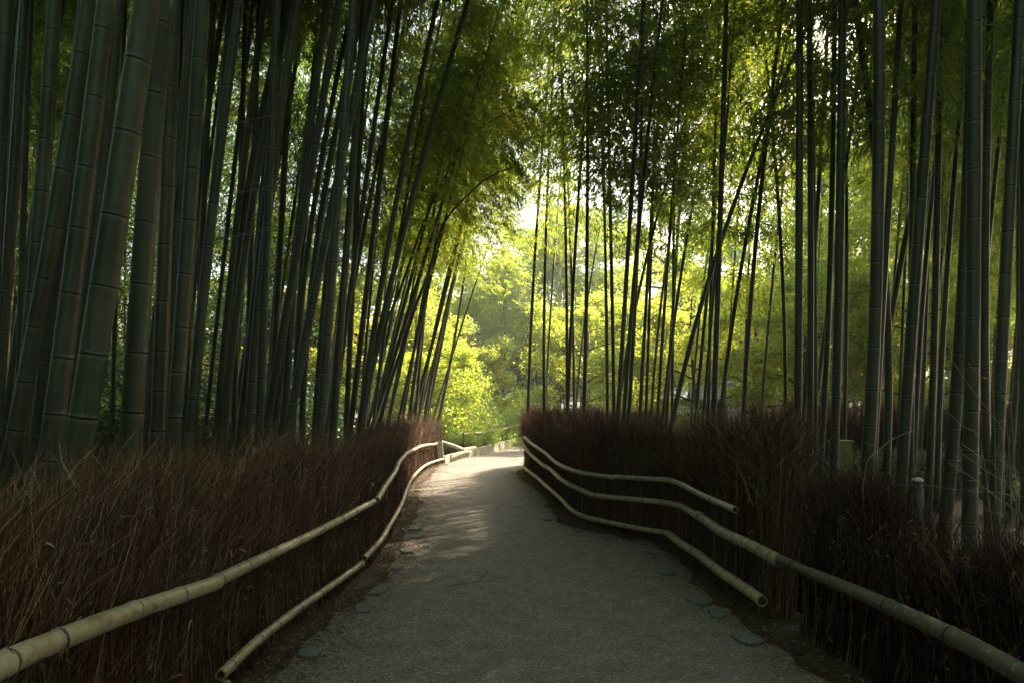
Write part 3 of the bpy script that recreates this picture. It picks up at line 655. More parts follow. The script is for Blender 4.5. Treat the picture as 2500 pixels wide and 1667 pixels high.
RIGHT = [
 ('first thin dark culm of the right grove, beside the path opening', 8, (1322,400, 1314,500, 1302,707, 1291,914, 1289,1010)),
 ('second thin dark culm from the path opening', 8, (1340,400, 1335,500, 1328,707, 1329,873, 1330,1000)),
 ('very thin pale culm between the second and fourth from the path opening', 5.5, (1368,430, 1359,541, 1345,749, 1337,873, 1332,980)),
 ('dark culm standing close left of the one with a curved grey top', 8, (1374,350, 1378,500, 1382,624, 1386,749, 1384,914)),
 ('thin dark culm just right of the one with a curved grey top', 7, (1384,380, 1391,500, 1393,645, 1399,790, 1401,980)),
 ('grey culm curving right at its top, crossing its dark neighbours', 9, (1425,298, 1418,402, 1411,500, 1403,624, 1391,832, 1387,956)),
 ('tall straight black looking culm rising to the top edge above the path', 10, (1431,0, 1433,153, 1435,383, 1435,500, 1432,707, 1426,914, 1424,1000)),
 ('thin leaning culm behind the tall straight black looking one', 5.5, (1500,400, 1469,521, 1449,624, 1440,707, 1418,900)),
 ('left culm of a close tall pair that rises to the top edge', 8, (1472,350, 1478,500, 1478,707, 1476,873, 1482,990)),
 ('right culm of a close tall pair that rises to the top edge', 9.5, (1480,0, 1481,153, 1485,287, 1489,459, 1492,600, 1494,720, 1497,832, 1499,990)),
 ('strong culm leaning gently right, top edge between the tall pair and the thin one', 12, (1575,0, 1571,115, 1558,268, 1548,421, 1540,500, 1529,645, 1519,790, 1511,956)),
 ('thin upright culm beside the strong gently leaning one, swelling at its foot', 10, (1573,134, 1569,306, 1563,497, 1556,666, 1548,832, 1538,956)),
 ('culm leaning well right whose foot stands between the strong and the thin one', 9, (1697,222, 1659,337, 1625,452, 1610,500, 1573,666, 1544,790, 1527,873, 1515,960)),
 ('thin pale culm behind the crossing pair in the middle of the right grove', 6, (1606,430, 1594,541, 1581,666, 1572,800, 1566,930)),
 ('straight culm with a bright left edge in front of the pale shed', 9, (1602,400, 1592,560, 1580,700, 1571,830, 1563,1000)),
 ('slim culm leaning right in front of the pale shed roof', 7, (1665,400, 1641,521, 1619,666, 1608,811, 1598,914, 1592,1000)),
 ('upright culm joined at its foot with the broad leaning one', 8, (1646,400, 1645,500, 1643,707, 1643,914, 1641,1000)),
 ('culm leaning right left of the broad leaning one', 8.5, (1700,430, 1683,500, 1664,666, 1652,832, 1632,930, 1620,1005)),
 ('broad grey culm leaning strongly right across the middle of the right grove', 13, (1883,269, 1841,360, 1808,440, 1788,500, 1759,583, 1726,686, 1697,811, 1668,914, 1648,997)),
 ('thick upright textured culm behind the leaning grey one', 15, (1781,20, 1778,191, 1766,344, 1759,500, 1755,707, 1747,873, 1743,1000)),
 ('thin dark culm left of the thick upright textured one', 6, (1730,600, 1712,720, 1702,810, 1694,900, 1689,1000)),
 ('culm leaning right, its foot just right of the thick textured one', 11, (1852,420, 1834,500, 1805,666, 1780,873, 1762,1000)),
 ('upright culm in front of the ochre gatehouse, slightly leaning', 12, (1865,420, 1855,500, 1840,666, 1826,832, 1817,1000)),
 ('thin grey culm between the gatehouse culm and the long curved black one', 7, (1910,450, 1898,562, 1884,666, 1871,832, 1859,1000)),
 ('long black culm bowing left toward the top, alone against bright leaves', 10, (1858,25, 1866,104, 1881,249, 1895,394, 1904,497, 1910,600, 1912,766, 1914,1014, 1916,1180)),
 ('straight dark upright culm right of the long bowed one', 20, (1957,0, 1957,414, 1953,600, 1950,807, 1948,1014, 1947,1139)),
 ('slimmer left culm of the touching straight pair', 15, (2042,41, 2040,332, 2032,600, 2022,807, 2013,1000, 2003,1139)),
 ('broader right culm of the touching straight pair', 22, (2060,0, 2059,332, 2053,600, 2044,807, 2040,1014, 2036,1139)),
 ('slim leaning culm whose foot stands left of the touching pair', 11, (2035,600, 2013,786, 1995,932, 1978,1077)),
 ('very thick upright culm left of centre in the dark right part', 31, (2129,0, 2134,166, 2136,414, 2136,600, 2129,807, 2123,973, 2113,1139)),
 ('culm bowing left at its top and crossing behind the very thick upright one', 19, (2098,-10, 2115,83, 2140,240, 2154,352, 2158,456, 2163,600, 2165,766, 2165,932, 2165,1118)),
 ('leaning culm crossing between two upright ones above the green box', 15, (2240,440, 2227,497, 2210,600, 2185,766, 2152,890, 2135,1000)),
 ('thick leaning culm behind the capped post', 27, (2264,166, 2248,373, 2235,600, 2219,849, 2208,1014, 2200,1139)),
 ('slim leaning culm right behind the capped post', 12, (2275,450, 2256,621, 2248,807, 2238,1000, 2231,1159)),
 ('straight black culm just right of the capped post', 17, (2277,186, 2277,646, 2275,890, 2268,1139)),
 ('leftmost of the thin tangled culms right of the capped post', 8, (2310,400, 2300,520, 2293,646, 2287,800, 2283,1000)),
 ('slim culm with twigs leaning right in the tangled bunch at right', 14, (2351,269, 2330,497, 2314,620, 2297,849, 2289,1180)),
 ('thick culm leaning slightly right, with bright thin edge, left of the thickest upright one', 30, (2368,0, 2368,332, 2362,600, 2351,786, 2335,932, 2322,1056, 2314,1159)),
 ('thickest black upright culm at the right side of the picture', 35, (2391,0, 2388,332, 2384,600, 2380,807, 2376,1014, 2370,1201)),
 ('culm rising close behind the thickest upright one and leaning out right at the top', 20, (2424,0, 2413,186, 2409,400, 2411,600, 2411,849, 2411,1097)),
 ('leaning thick culm close to the right edge', 29, (2505,60, 2484,373, 2467,600, 2451,849, 2440,1014, 2434,1139)),
 ('narrow culm standing at the right edge of the picture', 12, (2494,380, 2490,600, 2492,800, 2492,973)),
 ('very thin bare culm left of the leaning thick one at the right edge', 5.5, (2434,290, 2436,430, 2434,580, 2424,800)),
]
def pairs(t): return [(t[i], t[i + 1]) for i in range(0, len(t), 2)]
for i, (lab, wp, t) in enumerate(LEFT):
    arch = 'arching' in lab
    dia = .058 + .00155 * wp; d = F * dia / wp
    k = (Lc[:, 1] > 1.2) & (Lc[:, 1] < 18.3); kk = np.where(k)[0]; az = Lc[kk, 0] / Lc[kk, 1]
    j = kk[np.argmin(np.abs(az - (t[-2] - CX) / F))] if wp < 20 else kk[0]
    if d < Lc[j, 1] + .6: d = Lc[j, 1] + .6; dia = d * wp / F
    cr = CRarch[i % 2] if arch else (CRd[i % 3] if d < 9 else CR[i % 4])
    if 'thin' in lab and not arch and d > 9: cr = CRthin[i % 2]
    lab = lab.replace('culm', 'bamboo culm', 1)
    bamboo(lab, pairs(t), wp, 300 + i, GL, H=None, d=d, dia=dia, crown=cr, cs=(6.4 if d < 9 else 6.6), arch=arch, k=16 if wp > 25 else 10)
for i, (lab, wp, t) in enumerate(RIGHT):
    dia = .062 + .0016 * wp; d = F * dia / wp
    px = t[-2]; need = 0
    j = np.argmin(np.abs(Rc[:, 0] / np.maximum(Rc[:, 1], .1) - (px - CX) / F) + (Rc[:, 1] < 1) + (Rc[:, 1] > 16.6)); need = Rc[j, 1] + .55
    if d < need: d = need; dia = d * wp / F
    lab = lab.replace('culm', 'bamboo culm', 1)
    pp = pairs(t); xb = P(pp[0][0], 985, d)[0]
    cr = None if blocked(xb, d, 6.5, 15, 1.0) else ((CRthin if wp < 7 else CRd if i % 3 else CR)[i % 2])
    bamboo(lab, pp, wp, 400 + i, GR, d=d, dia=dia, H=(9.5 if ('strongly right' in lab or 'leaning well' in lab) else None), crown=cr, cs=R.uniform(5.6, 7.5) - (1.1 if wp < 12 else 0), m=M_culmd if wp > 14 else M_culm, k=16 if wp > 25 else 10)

# back rows: repeats of a few culms and crowns
def proto_culm(seed, r0, H, m):
    rr = np.random.default_rng(seed); a = rr.uniform(0, 6.28); b = rr.uniform(.2, .7)
    z = np.array([0, 3, 6, 9, 12, H]); o = b * (z / H) ** 2
    return culm_mesh(np.stack([np.cos(a) * o, np.sin(a) * o, z], 1), r0, H, seed, m, 8, .30)
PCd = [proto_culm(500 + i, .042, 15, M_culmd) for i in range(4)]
PC = [proto_culm(510 + i, .045, 15, M_culm) for i in range(4)]
FIELD = []
def field(n, test, xr, yr, seed, label, group, culms, crowns, lean, mind, cs=(4.5, 6.5), scale=(.8, 1.1), csc=(.9, 1.2)):
    rr = np.random.default_rng(seed); made = 0; tries = 0
    while made < n and tries < 40000:
        tries += 1
        x, y = rr.uniform(*xr), rr.uniform(*yr)
        if not test(x, y) or any((x - a) ** 2 + (y - b) ** 2 < mind ** 2 for a, b in FIELD): continue
        lx = lean[0] + rr.normal(0, lean[1]); ly = rr.normal(0, .03); sc = rr.uniform(*scale); c0 = rr.uniform(*cs)
        if blocked(x + math.sin(lx) * 9, y, c0, 15 * sc, 1.2): continue
        FIELD.append((x, y))
        root = tag(empty('bamboo', (x, y, 0), (-ly, lx, 0)), label, 'bamboo', group)
        c = link('culm', culms[rr.integers(len(culms))], root); c.scale = (rr.uniform(.7, 1.15),) * 2 + (sc,); c.rotation_euler = (0, 0, rr.uniform(0, 6.28))
        q = link('crown', crowns[rr.integers(len(crowns))], root, (0, 0, c0)); s2 = rr.uniform(*csc)
        q.scale = (s2, s2, (15 * sc - c0) / 9.0); q.rotation_euler = (0, 0, rr.uniform(0, 6.28))
        made += 1
    print('field', label, made)
fpx = lambda x, y: CX + x / y * F
field(26, lambda x, y: -80 < fpx(x, y) < 905 and x < -2.35, (-9, -2.3), (5.8, 10.5), 6,
      'dark bamboo squeezed between the thick front culms of the left grove', 'bamboo filling the gaps of the left front rows', PC, CRd, (.11, .035), .42, (6.2, 7.5), (.9, 1.1), (.9, 1.1))
field(16, lambda x, y: -200 < fpx(x, y) < 430, (-14, -3), (7.0, 13), 7,
      'dark bamboo deep in the shade at the far left of the left grove', 'bamboo deep in the shade at far left', PCd, CRd, (.10, .04), .5, (5.0, 7.0), (.9, 1.1), (1.0, 1.2))
field(7, lambda x, y: 1295 < fpx(x, y) < 1560, (0, 8), (30, 38), 8,
      'slender bamboo beside the white gap of sky above the path bend', 'bamboo farthest back in the right grove, by the gap of sky', PC, CRfar, (.03, .03), .8, (3.0, 4.5), (.75, .9), (1.2, 1.4))
field(8, lambda x, y: 1930 < fpx(x, y) < 2650 and x > 2.8, (2.5, 10), (6.8, 10.5), 9,
      'dark bamboo whose low leafy crown shades the upper right corner', 'bamboo shading the upper right corner', PCd, CRd, (.03, .02), .7, (4.1, 5.0), (.95, 1.1), (1.0, 1.15))
field(50, lambda x, y: -500 < fpx(x, y) < 980 - 6 * (y - 10) and x < -3.0, (-20, -3), (8.5, 24), 1,
      'thin shaded bamboo in the dense back rows behind the left grove', 'bamboo in the back rows of the left grove', PC + PCd, CRd, (.10, .05), .55, (3.2, 6.0))
field(24, lambda x, y: 860 < fpx(x, y) < 1085 and x < -2.3, (-8, -2), (12, 27), 2,
      'thin leaning bamboo in the bright bunch left of the fence end', 'bamboo by the end of the left fence', PC, CR, (.22, .05), .35, (4.0, 6.5), (.6, .85))
field(40, lambda x, y: 1300 < fpx(x, y) < 2750 and x > 1.5 and (y > 11.5 or fpx(x, y) > 2300), (1, 20), (9.5, 23), 3,
      'thin dark bamboo standing behind the front rows of the right grove', 'bamboo in the back rows of the right grove', PCd, CRfar + CRd, (.04, .03), .6, (3.9, 6.6))
field(30, lambda x, y: 1285 < fpx(x, y) < 2620 and not (1.0 < x < 5 and y < 26.5), (0, 26), (23.5, 33), 5,
      'slender bamboo far back in the right grove, its leaves against the white sky', 'bamboo farthest back in the right grove', PC, CRfar, (.05, .03), .7, (3.0, 5.2), (.8, 1.1), (1.0, 1.3))
field(12, lambda x, y: 1080 < fpx(x, y) < 1260, (-5, 1), (31, 40), 4,
      'thin bamboo beyond the bend of the path, under yellow green leaves', 'bamboo beyond the path bend', PC, CRfar, (.05, .06), .7, (3.0, 4.0), (.52, .66))

# bare dead side branches high on two of the left culms
for key, zs in (('orange edge light in its upper half', (3.6, 4.1, 4.6)), ('fine joints, third', (3.2, 3.6, 4.2, 4.7)), ('grey bamboo culm leaning right with its top', (3.9, 4.5, 5.2))):
    rt = [o for o in bpy.data.objects if o.get('label') and key in o['label']][0]
    cm = [o for o in rt.children if o.name.startswith('culm')][0]; vz = np.array([v.co[:] for v in cm.data.vertices]); r = np.random.default_rng(len(key))
    for z in zs:
        m_ = vz[np.abs(vz[:, 2] - z) < .12].mean(0); s_ = r.choice([-1, 1], p=[.3, .7]); l = r.uniform(.35, .8); B = MB()
        t = np.linspace(0, 1, 7)[:, None]; p = m_ + np.array([s_ * l, -.1, .25 * l]) * t + np.array([0, 0, -.12 * l]) * t ** 2 + r.normal(0, .012, (7, 3)) * t
        B.tube(p, np.linspace(.005, .0015, 7), 5)
        for k in (2, 3, 4, 5):
            e = p[k] + np.array([s_ * r.uniform(.08, .25), r.normal(0, .06), r.normal(.02, .09)]); B.tube([p[k], (p[k] + e) / 2 + [0, 0, .015], e], [.002, .0016, .0008], 4)
        B.build('dead_branch', M_twigp, rt, True)
# ------------------------------------------------------------------ trees and shrubs
def tree_meshes(seed, H, spread, leafL, nleaf, mleaf, flat=.25, trunk_r=.13, nlimb=9, lo=.25, bush=False, lw=.75):
    """forked trunk and limbs, and a crown of small leaves in separate sprays"""
    r = np.random.default_rng(seed); b = MB(); tips = []
    top = np.array([r.normal(0, .15 * spread), r.normal(0, .15 * spread), H * .8])
    z = np.linspace(0, 1, 6)[:, None]; mid = r.normal(0, .12, (6, 3)) * H * .08; mid[0] = 0
    tr = top * z + mid; b.tube(tr, trunk_r * (1 - .75 * z[:, 0]), 8)
    for i in range(nlimb):
        f = lo + (1 - lo) * i / nlimb; p0 = np.array([np.interp(f, z[:, 0], tr[:, k]) for k in range(3)])
        az = i * 2.4 + r.normal(0, .4); L = spread * r.uniform(.7, 1.1) * (1.05 - .45 * f); up = r.uniform(.12, .55)
        t = np.linspace(0, 1, 5)[:, None]; d = np.array([math.cos(az), math.sin(az), 0])
        c = p0 + d * L * t + np.array([0, 0, 1]) * (up * L * t ** .8 - .12 * L * t ** 2) + r.normal(0, .04, (5, 3)) * L * t
        b.tube(c, trunk_r * .45 * (1 - f * .4) * (1 - .8 * t[:, 0]), 6)
        for j in range(5):
            s = .35 + .65 * (j + 1) / 5; q0 = np.array([np.interp(s, t[:, 0], c[:, k]) for k in range(3)])
            a2 = az + r.choice([-1, 1]) * r.uniform(.3, 1.2); l2 = L * r.uniform(.25, .45)
            e = q0 + np.array([math.cos(a2) * l2, math.sin(a2) * l2, r.uniform(-.05, .35) * l2])
            b.tube([q0, (q0 + e) / 2 + r.normal(0, .05, 3), e], [.018, .012, .006], 5)
            tips += [(q0 * .5 + e * .5, l2 * .55), (e, l2 * .6)]
        tips.append((c[-1], L * .25))
    tips.append((tr[-1], spread * .35)); tips.append((tr[-2], spread * .3))
    C = np.array([t[0] for t in tips]); Rr = np.array([t[1] for t in tips])
    ncl = nleaf // 5; i = r.integers(0, len(C), ncl)
    g = r.normal(0, 1, (ncl, 3)); g /= np.linalg.norm(g, axis=1)[:, None]; g *= r.uniform(.2, 1, (ncl, 1)) ** .6
    cc = C[i] + g * Rr[i][:, None] * [1.15, 1.15, flat * 1.3]
    V, Fq, a = leaves(cc, 5, leafL, lw, r, flat)
    return b, (V, Fq, a)
def leaves(cc, per, L, wr, r, flat=.5, spread=.8):
    n = len(cc) * per; c = np.repeat(cc, per, 0) + r.normal(0, L * spread, (n, 3)) * [1, 1, .6]
    az = r.uniform(0, 6.28, n); el = r.normal(-.25, .4, n)
    D = np.stack([np.cos(az) * np.cos(el), np.sin(az) * np.cos(el), np.sin(el)], 1)
    up = r.normal(0, .55, (n, 3)) + [0, 0, 1]; W = np.cross(D, up); W /= np.linalg.norm(W, axis=1)[:, None] + 1e-9
    l = L * r.uniform(.6, 1.3, n)[:, None]; w = l * wr
    V = np.stack([c, c + D * l * .45 - W * w * .5, c + D * l, c + D * l * .45 + W * w * .5], 1).reshape(-1, 3)
    a = np.repeat(np.clip(np.repeat(r.uniform(.05, .85, len(cc)), per) + r.normal(0, .12, n), 0, 1), 4)
    return V, np.arange(n * 4).reshape(-1, 4), a
PROTO = {}
def proto(key, *a, **k):
    b, L = tree_meshes(*a, **k)
    tm = mesh('trunk', np.concatenate(b.V), b.F, M_wood, True)
    PROTO[key] = (tm, mesh('crown', L[0], L[1], a[5], False, {'rnd': L[2]}))
proto('maple1', 601, 6, 3.0, .095, 34000, M_maple, flat=.8, trunk_r=.11, nlimb=17, lo=.18)
proto('maple2', 602, 6, 3.2, .095, 34000, M_maple, flat=.75, trunk_r=.12, nlimb=16, lo=.2)
proto('gold', 603, 5, 1.6, .085, 9000, M_gold, flat=.6, trunk_r=.09)
proto('broad1', 604, 10, 4.2, .13, 42000, M_green, flat=.95, trunk_r=.2, nlimb=20, lo=.12)
proto('broad2', 605, 10, 3.8, .13, 42000, M_green, flat=.9, trunk_r=.2, nlimb=19, lo=.1)
proto('broad3', 606, 9, 4.0, .12, 42000, M_maple, flat=.85, trunk_r=.2, nlimb=20, lo=.12)
def tree(key, name, x, y, s, rz, label, cat, group=None, sz=None):
    t = tag(empty(name, (x, y, 0), (0, 0, rz)), label, cat, group); t.scale = (s, s, sz or s)
    link('trunk', PROTO[key][0], t); link('crown', PROTO[key][1], t); return t
G1 = 'maples around the bend of the path'
tree('maple1', 'maple_tree', -2.9, 23.5, .72, .3, 'bright yellow green maple spreading over the bend of the path behind the left fence end', 'maple', G1)
tree('maple2', 'maple_tree', -5.2, 27, 1.0, 1.9, 'taller yellow green maple behind the bamboo bunch left of the path bend', 'maple', G1, 1.25)
tree('maple1', 'maple_tree', -2.2, 31, .95, 4.0, 'maple with layered light green boughs behind the shrubs beyond the kerb', 'maple', G1)
GM = 'maples in the garden behind the right grove'
for i, (px, d, s, k) in enumerate([(1420, 27, .85, 'maple1'), (1545, 33, 1.0, 'maple2'), (1700, 27, .9, 'maple1'), (1835, 31, 1.05, 'maple2'), (1960, 25, .9, 'maple1'), (2090, 30, 1.05, 'maple2'), (2230, 24, .95, 'maple1'), (2370, 29, 1.1, 'maple2'), (2510, 23, 1.0, 'maple1'), (1630, 40, 1.2, 'broad3'), (1990, 40, 1.2, 'broad3')]):
    tree(k, 'maple_tree', (px - CX) / F * d, d, s, i * 1.7 + .4, [
        'yellow green maple seen behind the first thin bamboo of the right grove', 'maple behind the leaning bamboo left of the pale shed', 'bright maple above the ochre gatehouse roof',
        'maple with dark crooked boughs behind the long bowed black bamboo', 'maple above the bamboo picket fence with a brown forked trunk', 'yellow green maple behind the very thick upright bamboo',
        'maple behind the capped post, its trunk forking low', 'maple in front of the grey tiled roof at the far right', 'maple at the right edge behind the leaning thick bamboo',
        'tall light green tree rising behind the pale shed', 'tall light green tree rising behind the picket fence'][i], 'maple', GM, s * 1.35)
tree('gold', 'maple_tree', (1560 - CX) / F * 28, 28, .78, 1, 'small maple turning orange and gold above the low garden wall', 'maple')
GF = 'dark broadleaf trees far behind the grove'
FT = [(1215, 50, 1.15, 'broad1', 'dark blue green broadleaf tree closing the view at the end of the path'), (1150, 58, 1.3, 'broad2', 'tall hazy broadleaf tree left of the sky gap at the end of the path'),
      (1350, 46, 1.6, 'broad1', 'far broadleaf tree right behind the first bamboos of the right grove'), (1010, 48, 1.2, 'broad3', 'light green broadleaf tree behind the bamboo bunch at the left fence end')]
for i, (px, d, s, k, lab) in enumerate(FT): tree(k, 'broadleaf_tree', (px - CX) / F * d, d, s, i * 2.1, lab, 'tree', GF)
for i, px in enumerate([-350, -150, 50, 230, 420, 560, 700, 840, 930, 1440, 1580, 1730, 1880, 2040, 2200, 2350, 2520, 2680]):
    d = (30 if px < 1000 else 46) + (i * 7) % 11
    tree(['broad1', 'broad3', 'broad2'][i % 3], 'broadleaf_tree', (px - CX) / F * d, d, (.95 if px < 1000 else 1.25) + .12 * (i % 3), i * 1.3, 'broadleaf tree in the dim wood glimpsed between the bamboo culms', 'tree', 'trees of the wood beyond the groves')

def shrub_mesh(seed, w, h, n, L, m, wr=.5):
    r = np.random.default_rng(seed); k = 16
    c = np.stack([r.uniform(-w, w, k), r.uniform(-w, w, k) * .8, r.uniform(.25, .75, k) * h], 1); rad = r.uniform(.25, .5, k) * h
    i = r.integers(0, k, n // 5); g = r.normal(0, 1, (n // 5, 3)); g /= np.linalg.norm(g, axis=1)[:, None]; g *= r.uniform(.35, 1.05, (n // 5, 1))
    cc = c[i] + g * rad[i][:, None]; cc[:, 2] = np.abs(cc[:, 2])
    V, Fq, a = leaves(cc, 5, L, wr, r)
    # stems
    ns = 26; p0 = np.stack([r.uniform(-w, w, ns) * .5, r.uniform(-w, w, ns) * .4, np.zeros(ns)], 1); p1 = c[r.integers(0, k, ns)] + r.normal(0, .1, (ns, 3)); p1[:, 2] += .1 * h
    st = ribbons(np.stack([p0, (p0 + p1) / 2 + r.normal(0, .04, (ns, 3)), p1], 1), np.full(ns, .02), r, np.full(ns, 0.0))
    return mesh('foliage', *join([(V, Fq, a)])[:2], m, False, {'rnd': a}), mesh('stems', st[0], st[1], M_wood)
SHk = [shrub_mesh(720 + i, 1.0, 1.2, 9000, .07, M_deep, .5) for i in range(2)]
SH = [shrub_mesh(700 + i, 1.0, 1.3, 9000, .075, M_shrub, .35) for i in range(3)]
SHd = [shrub_mesh(710 + i, 1.0, 1.2, 9000, .07, M_green, .5) for i in range(2)]
def shrub(x, y, s, lab, grp, v, sz=None, z=0):
    t = tag(empty('shrub', (x, y, z), (0, 0, x * 3 + y)), lab, 'shrub', grp); t.scale = (s, s, sz or s)
    link('foliage', v[0], t); link('stems', v[1], t)
GS = 'shrubs on the bank beyond the kerb'
for i, (px, py, d, s, z, lab) in enumerate([
    (1108, 0, 21.4, .66, 0, 'leafy shrub filling the gap just behind the board and the end of the left fence'),
    (1075, 0, 22.0, .9, 0, 'bushy shrub behind the left fence end, under the maple'),
    (1160, 0, 23.0, .85, 0, 'low glossy leaved shrub directly behind the lit kerb, left part'),
    (1215, 0, 25.3, .9, 0, 'light green shrub behind the middle of the far bamboo rail'),
    (1262, 0, 28.5, 1.0, 0, 'light green shrub behind the far right end of the bamboo rail'),
    (1130, 0, 25.5, 1.15, .2, 'tall pale yellow green shrub with upright shoots on the bank'),
    (1190, 0, 28.5, 1.4, .3, 'feathery yellow green shrub highest in the middle of the bank'),
    (1250, 0, 32.0, 1.5, .4, 'feathery shrub on the bank right under the dark tree'),
    (1060, 0, 27.0, 1.4, .1, 'shrub at the back of the bank on its left side')]):
    shrub((px - CX) / F * d, d, s, lab, GS, SH[i % 3], z=z)
for i, (px, d, s) in enumerate([(1500, 26, 1.0), (1555, 27.5, .9), (1590, 25.5, .8)]):
    shrub((px - CX) / F * d, d, s, ['yellow green shrub before the low garden wall, left of the shed', 'small shrub between two dark bamboos before the low garden wall', 'small bright shrub next to the left end of the pale shed'][i], 'shrubs before the low garden wall', SH[i % 3])
for i in range(14):
    px = 2080 + (i * 97) % 480; d = 9.5 + (i * 1.37) % 6
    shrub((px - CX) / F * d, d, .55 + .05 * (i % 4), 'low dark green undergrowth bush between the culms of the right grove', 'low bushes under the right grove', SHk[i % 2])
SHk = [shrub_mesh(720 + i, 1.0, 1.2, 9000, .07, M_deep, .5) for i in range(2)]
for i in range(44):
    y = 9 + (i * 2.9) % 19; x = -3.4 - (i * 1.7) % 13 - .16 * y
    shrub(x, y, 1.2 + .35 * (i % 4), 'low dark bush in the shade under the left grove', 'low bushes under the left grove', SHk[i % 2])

# wooded hill closing the horizon
hx = np.linspace(-130, 130, 90); prof = 13 + 4 * np.sin(hx / 22) + 2.5 * np.sin(hx / 7 + 1) + 1.0 * np.sin(hx / 2.3)
rows = []
for t_ in np.linspace(0, 1, 14):
    rows.append(np.stack([hx, 84 + 26 * t_ + 0 * hx, -1 + prof * math.sin(t_ * math.pi / 2) ** .8 + np.random.default_rng(int(t_ * 99)).normal(0, .5, 90) * t_], 1))
V = np.vstack(rows); Fq = np.array([(j * 90 + i, j * 90 + i + 1, (j + 1) * 90 + i + 1, (j + 1) * 90 + i) for j in range(13) for i in range(89)])
tag(link('hill', mesh('hill', V, Fq, M_hill, False)), 'hazy wooded hill closing the view beyond the garden', 'hill', kind='structure')

# unseen leaf roof added as a shade caster: overhead, behind the viewer, sunward
r = np.random.default_rng(77); n = 46000
x = r.uniform(-22, 24, n); y = r.uniform(-20, 13, n); z = r.uniform(8.5, 13.5, n)
n3 = 42000; x3 = r.uniform(-24, -5.5, n3); y3 = r.uniform(-16, 9, n3); z3 = r.uniform(1.0, 11, n3); k3 = x3 < -.9 * np.maximum(y3, 0) - 4.5
n4 = 26000; x4 = r.uniform(-20, 22, n4); y4 = r.uniform(-20, -9, n4); z4 = r.uniform(.3, 11, n4)
keep = (z > 2.2 + .62 * np.maximum(y, 0) + .9)
# second patch: sunward, right outside the picture
n2 = 46000; x2 = r.uniform(7, 34, n2); y2 = r.uniform(-6, 16, n2); z2 = r.uniform(3.5, 14, n2)
k2 = (x2 > .80 * np.maximum(y2, 0) + 3.0)
cc = np.vstack([np.stack([x, y, z], 1)[keep], np.stack([x2, y2, z2], 1)[k2], np.stack([x3, y3, z3], 1)[k3], np.stack([x4, y4, z4], 1)])
hx_, hy_ = math.sin(SUN_AZ), math.cos(SUN_AZ); ok = np.ones(len(cc), bool)
for a in LIT:
    dx, dy, dz = cc[:, 0] - a[0], cc[:, 1] - a[1], cc[:, 2] - a[2]; s = dx * S[0] + dy * S[1] + dz * S[2]
    dist = np.sqrt(np.maximum(0, dx ** 2 + dy ** 2 + dz ** 2 - s ** 2)); ok &= ~((dist < .75 * a[3]) & (s > 0))
cc = cc[ok]
V, Fq, a = leaves(cc, 3, .34, .34, r, .5, .6)
tag(link('shade_canopy', mesh('shade_canopy', V, Fq, M_bleafd, False, {'rnd': a})), 'unseen roof of bamboo leaves added to shade the near path', 'foliage', kind='stuff')

r = np.random.default_rng(78); n = 170000; y = r.uniform(14, 29, n); x = r.uniform(-34, -3, n); z = r.uniform(0, 14, n)  # leaf mass added to darken the left backdrop and block sky
k = (x < -.31 * y - 1.2 - 1.2 * np.sin(y * 1.3 + z)) & (np.sin(x * 1.1 + y * .7) + np.sin(z * 1.3 + x) > -1.6)
V, Fq, a = leaves(np.stack([x, y, z], 1)[k], 4, .17, .22, r, .5, .9)
tag(link('backdrop_darkening_leaves', mesh('backdrop_darkening_leaves', V, Fq, M_deep, False, {'rnd': a})), 'dark leaf mass added to block the light behind the left grove', 'foliage', kind='stuff')

# ------------------------------------------------------------------ kerb, sign, rail beyond
K2, _s = resample(np.c_[np.array(Kp[:6]), np.zeros(6)], .5)
kh = np.interp(K2[:, 1], [18.3, 22, 26.7, 30], [.19, .24, .32, .34])
kerb = tag(empty('kerb', tuple(K2[0])), 'low concrete retaining kerb edging the far bend of the path', 'kerb')
cuts = [0, 9, 17, 22, len(K2) - 1]
for q in range(len(cuts) - 1):
    seg = K2[cuts[q]:cuts[q + 1] + 1]; hh = kh[cuts[q]:cuts[q + 1] + 1]
    T = np.gradient(seg, axis=0)[:, :2]; T /= np.linalg.norm(T, axis=1)[:, None]; nn = np.c_[-T[:, 1], T[:, 0]] * .14
    seg = seg.copy()
    if q: seg[0, :2] += T[0] * .02
    m_ = len(seg); A = seg[:, :2]; B = A + nn
    V = np.vstack([np.c_[A, np.full(m_, -.02)], np.c_[A + nn * .05, hh], np.c_[B - nn * .05, hh], np.c_[B, np.full(m_, -.02)]])
    Fq = []
    for i in range(m_ - 1):
        for k_ in range(3): Fq.append((k_ * m_ + i, k_ * m_ + i + 1, (k_ + 1) * m_ + i + 1, (k_ + 1) * m_ + i))
    Fq += [(0, m_, 2 * m_, 3 * m_), (m_ - 1, 4 * m_ - 1, 3 * m_ - 1, 2 * m_ - 1)]
    link('kerb_block', mesh('kerb_block', into(kerb, V), Fq, M_conc), kerb)

fr = tag(empty('bamboo_rail', (-1.5, 20.9, 0)), 'pale bamboo handrail on posts along the bank behind the lit kerb', 'handrail')
fp = [P(1131, 1059, 21.0), P(1170, 1056, 22.3), P(1208, 1050, 23.6), P(1245, 1042, 25.2), P(1278, 1033, 27.0)]
rail(fr, fp, .04, .04, M_rail, seed=30, k=8)
for q in (0, 2, 4):
    b = MB(); p = fp[q]; b.tube([(p[0], p[1] + .05, 0), (p[0], p[1] + .05, p[2] + .03)], .03, 7); V = np.concatenate(b.V)
    link('post', mesh('post', into(fr, V), b.F, M_railold, True), fr)
dr = tag(empty('fallen_pole', (-1.9, 18.6, 0)), 'pale bamboo pole sloping from behind the board down onto the kerb', 'pole')
rail(dr, [P(1078, 1078, 18.7), P(1104, 1086, 18.9), P(1131, 1097, 19.1)], .045, .045, M_rail, name='pole', seed=31, k=8, jit=.004)
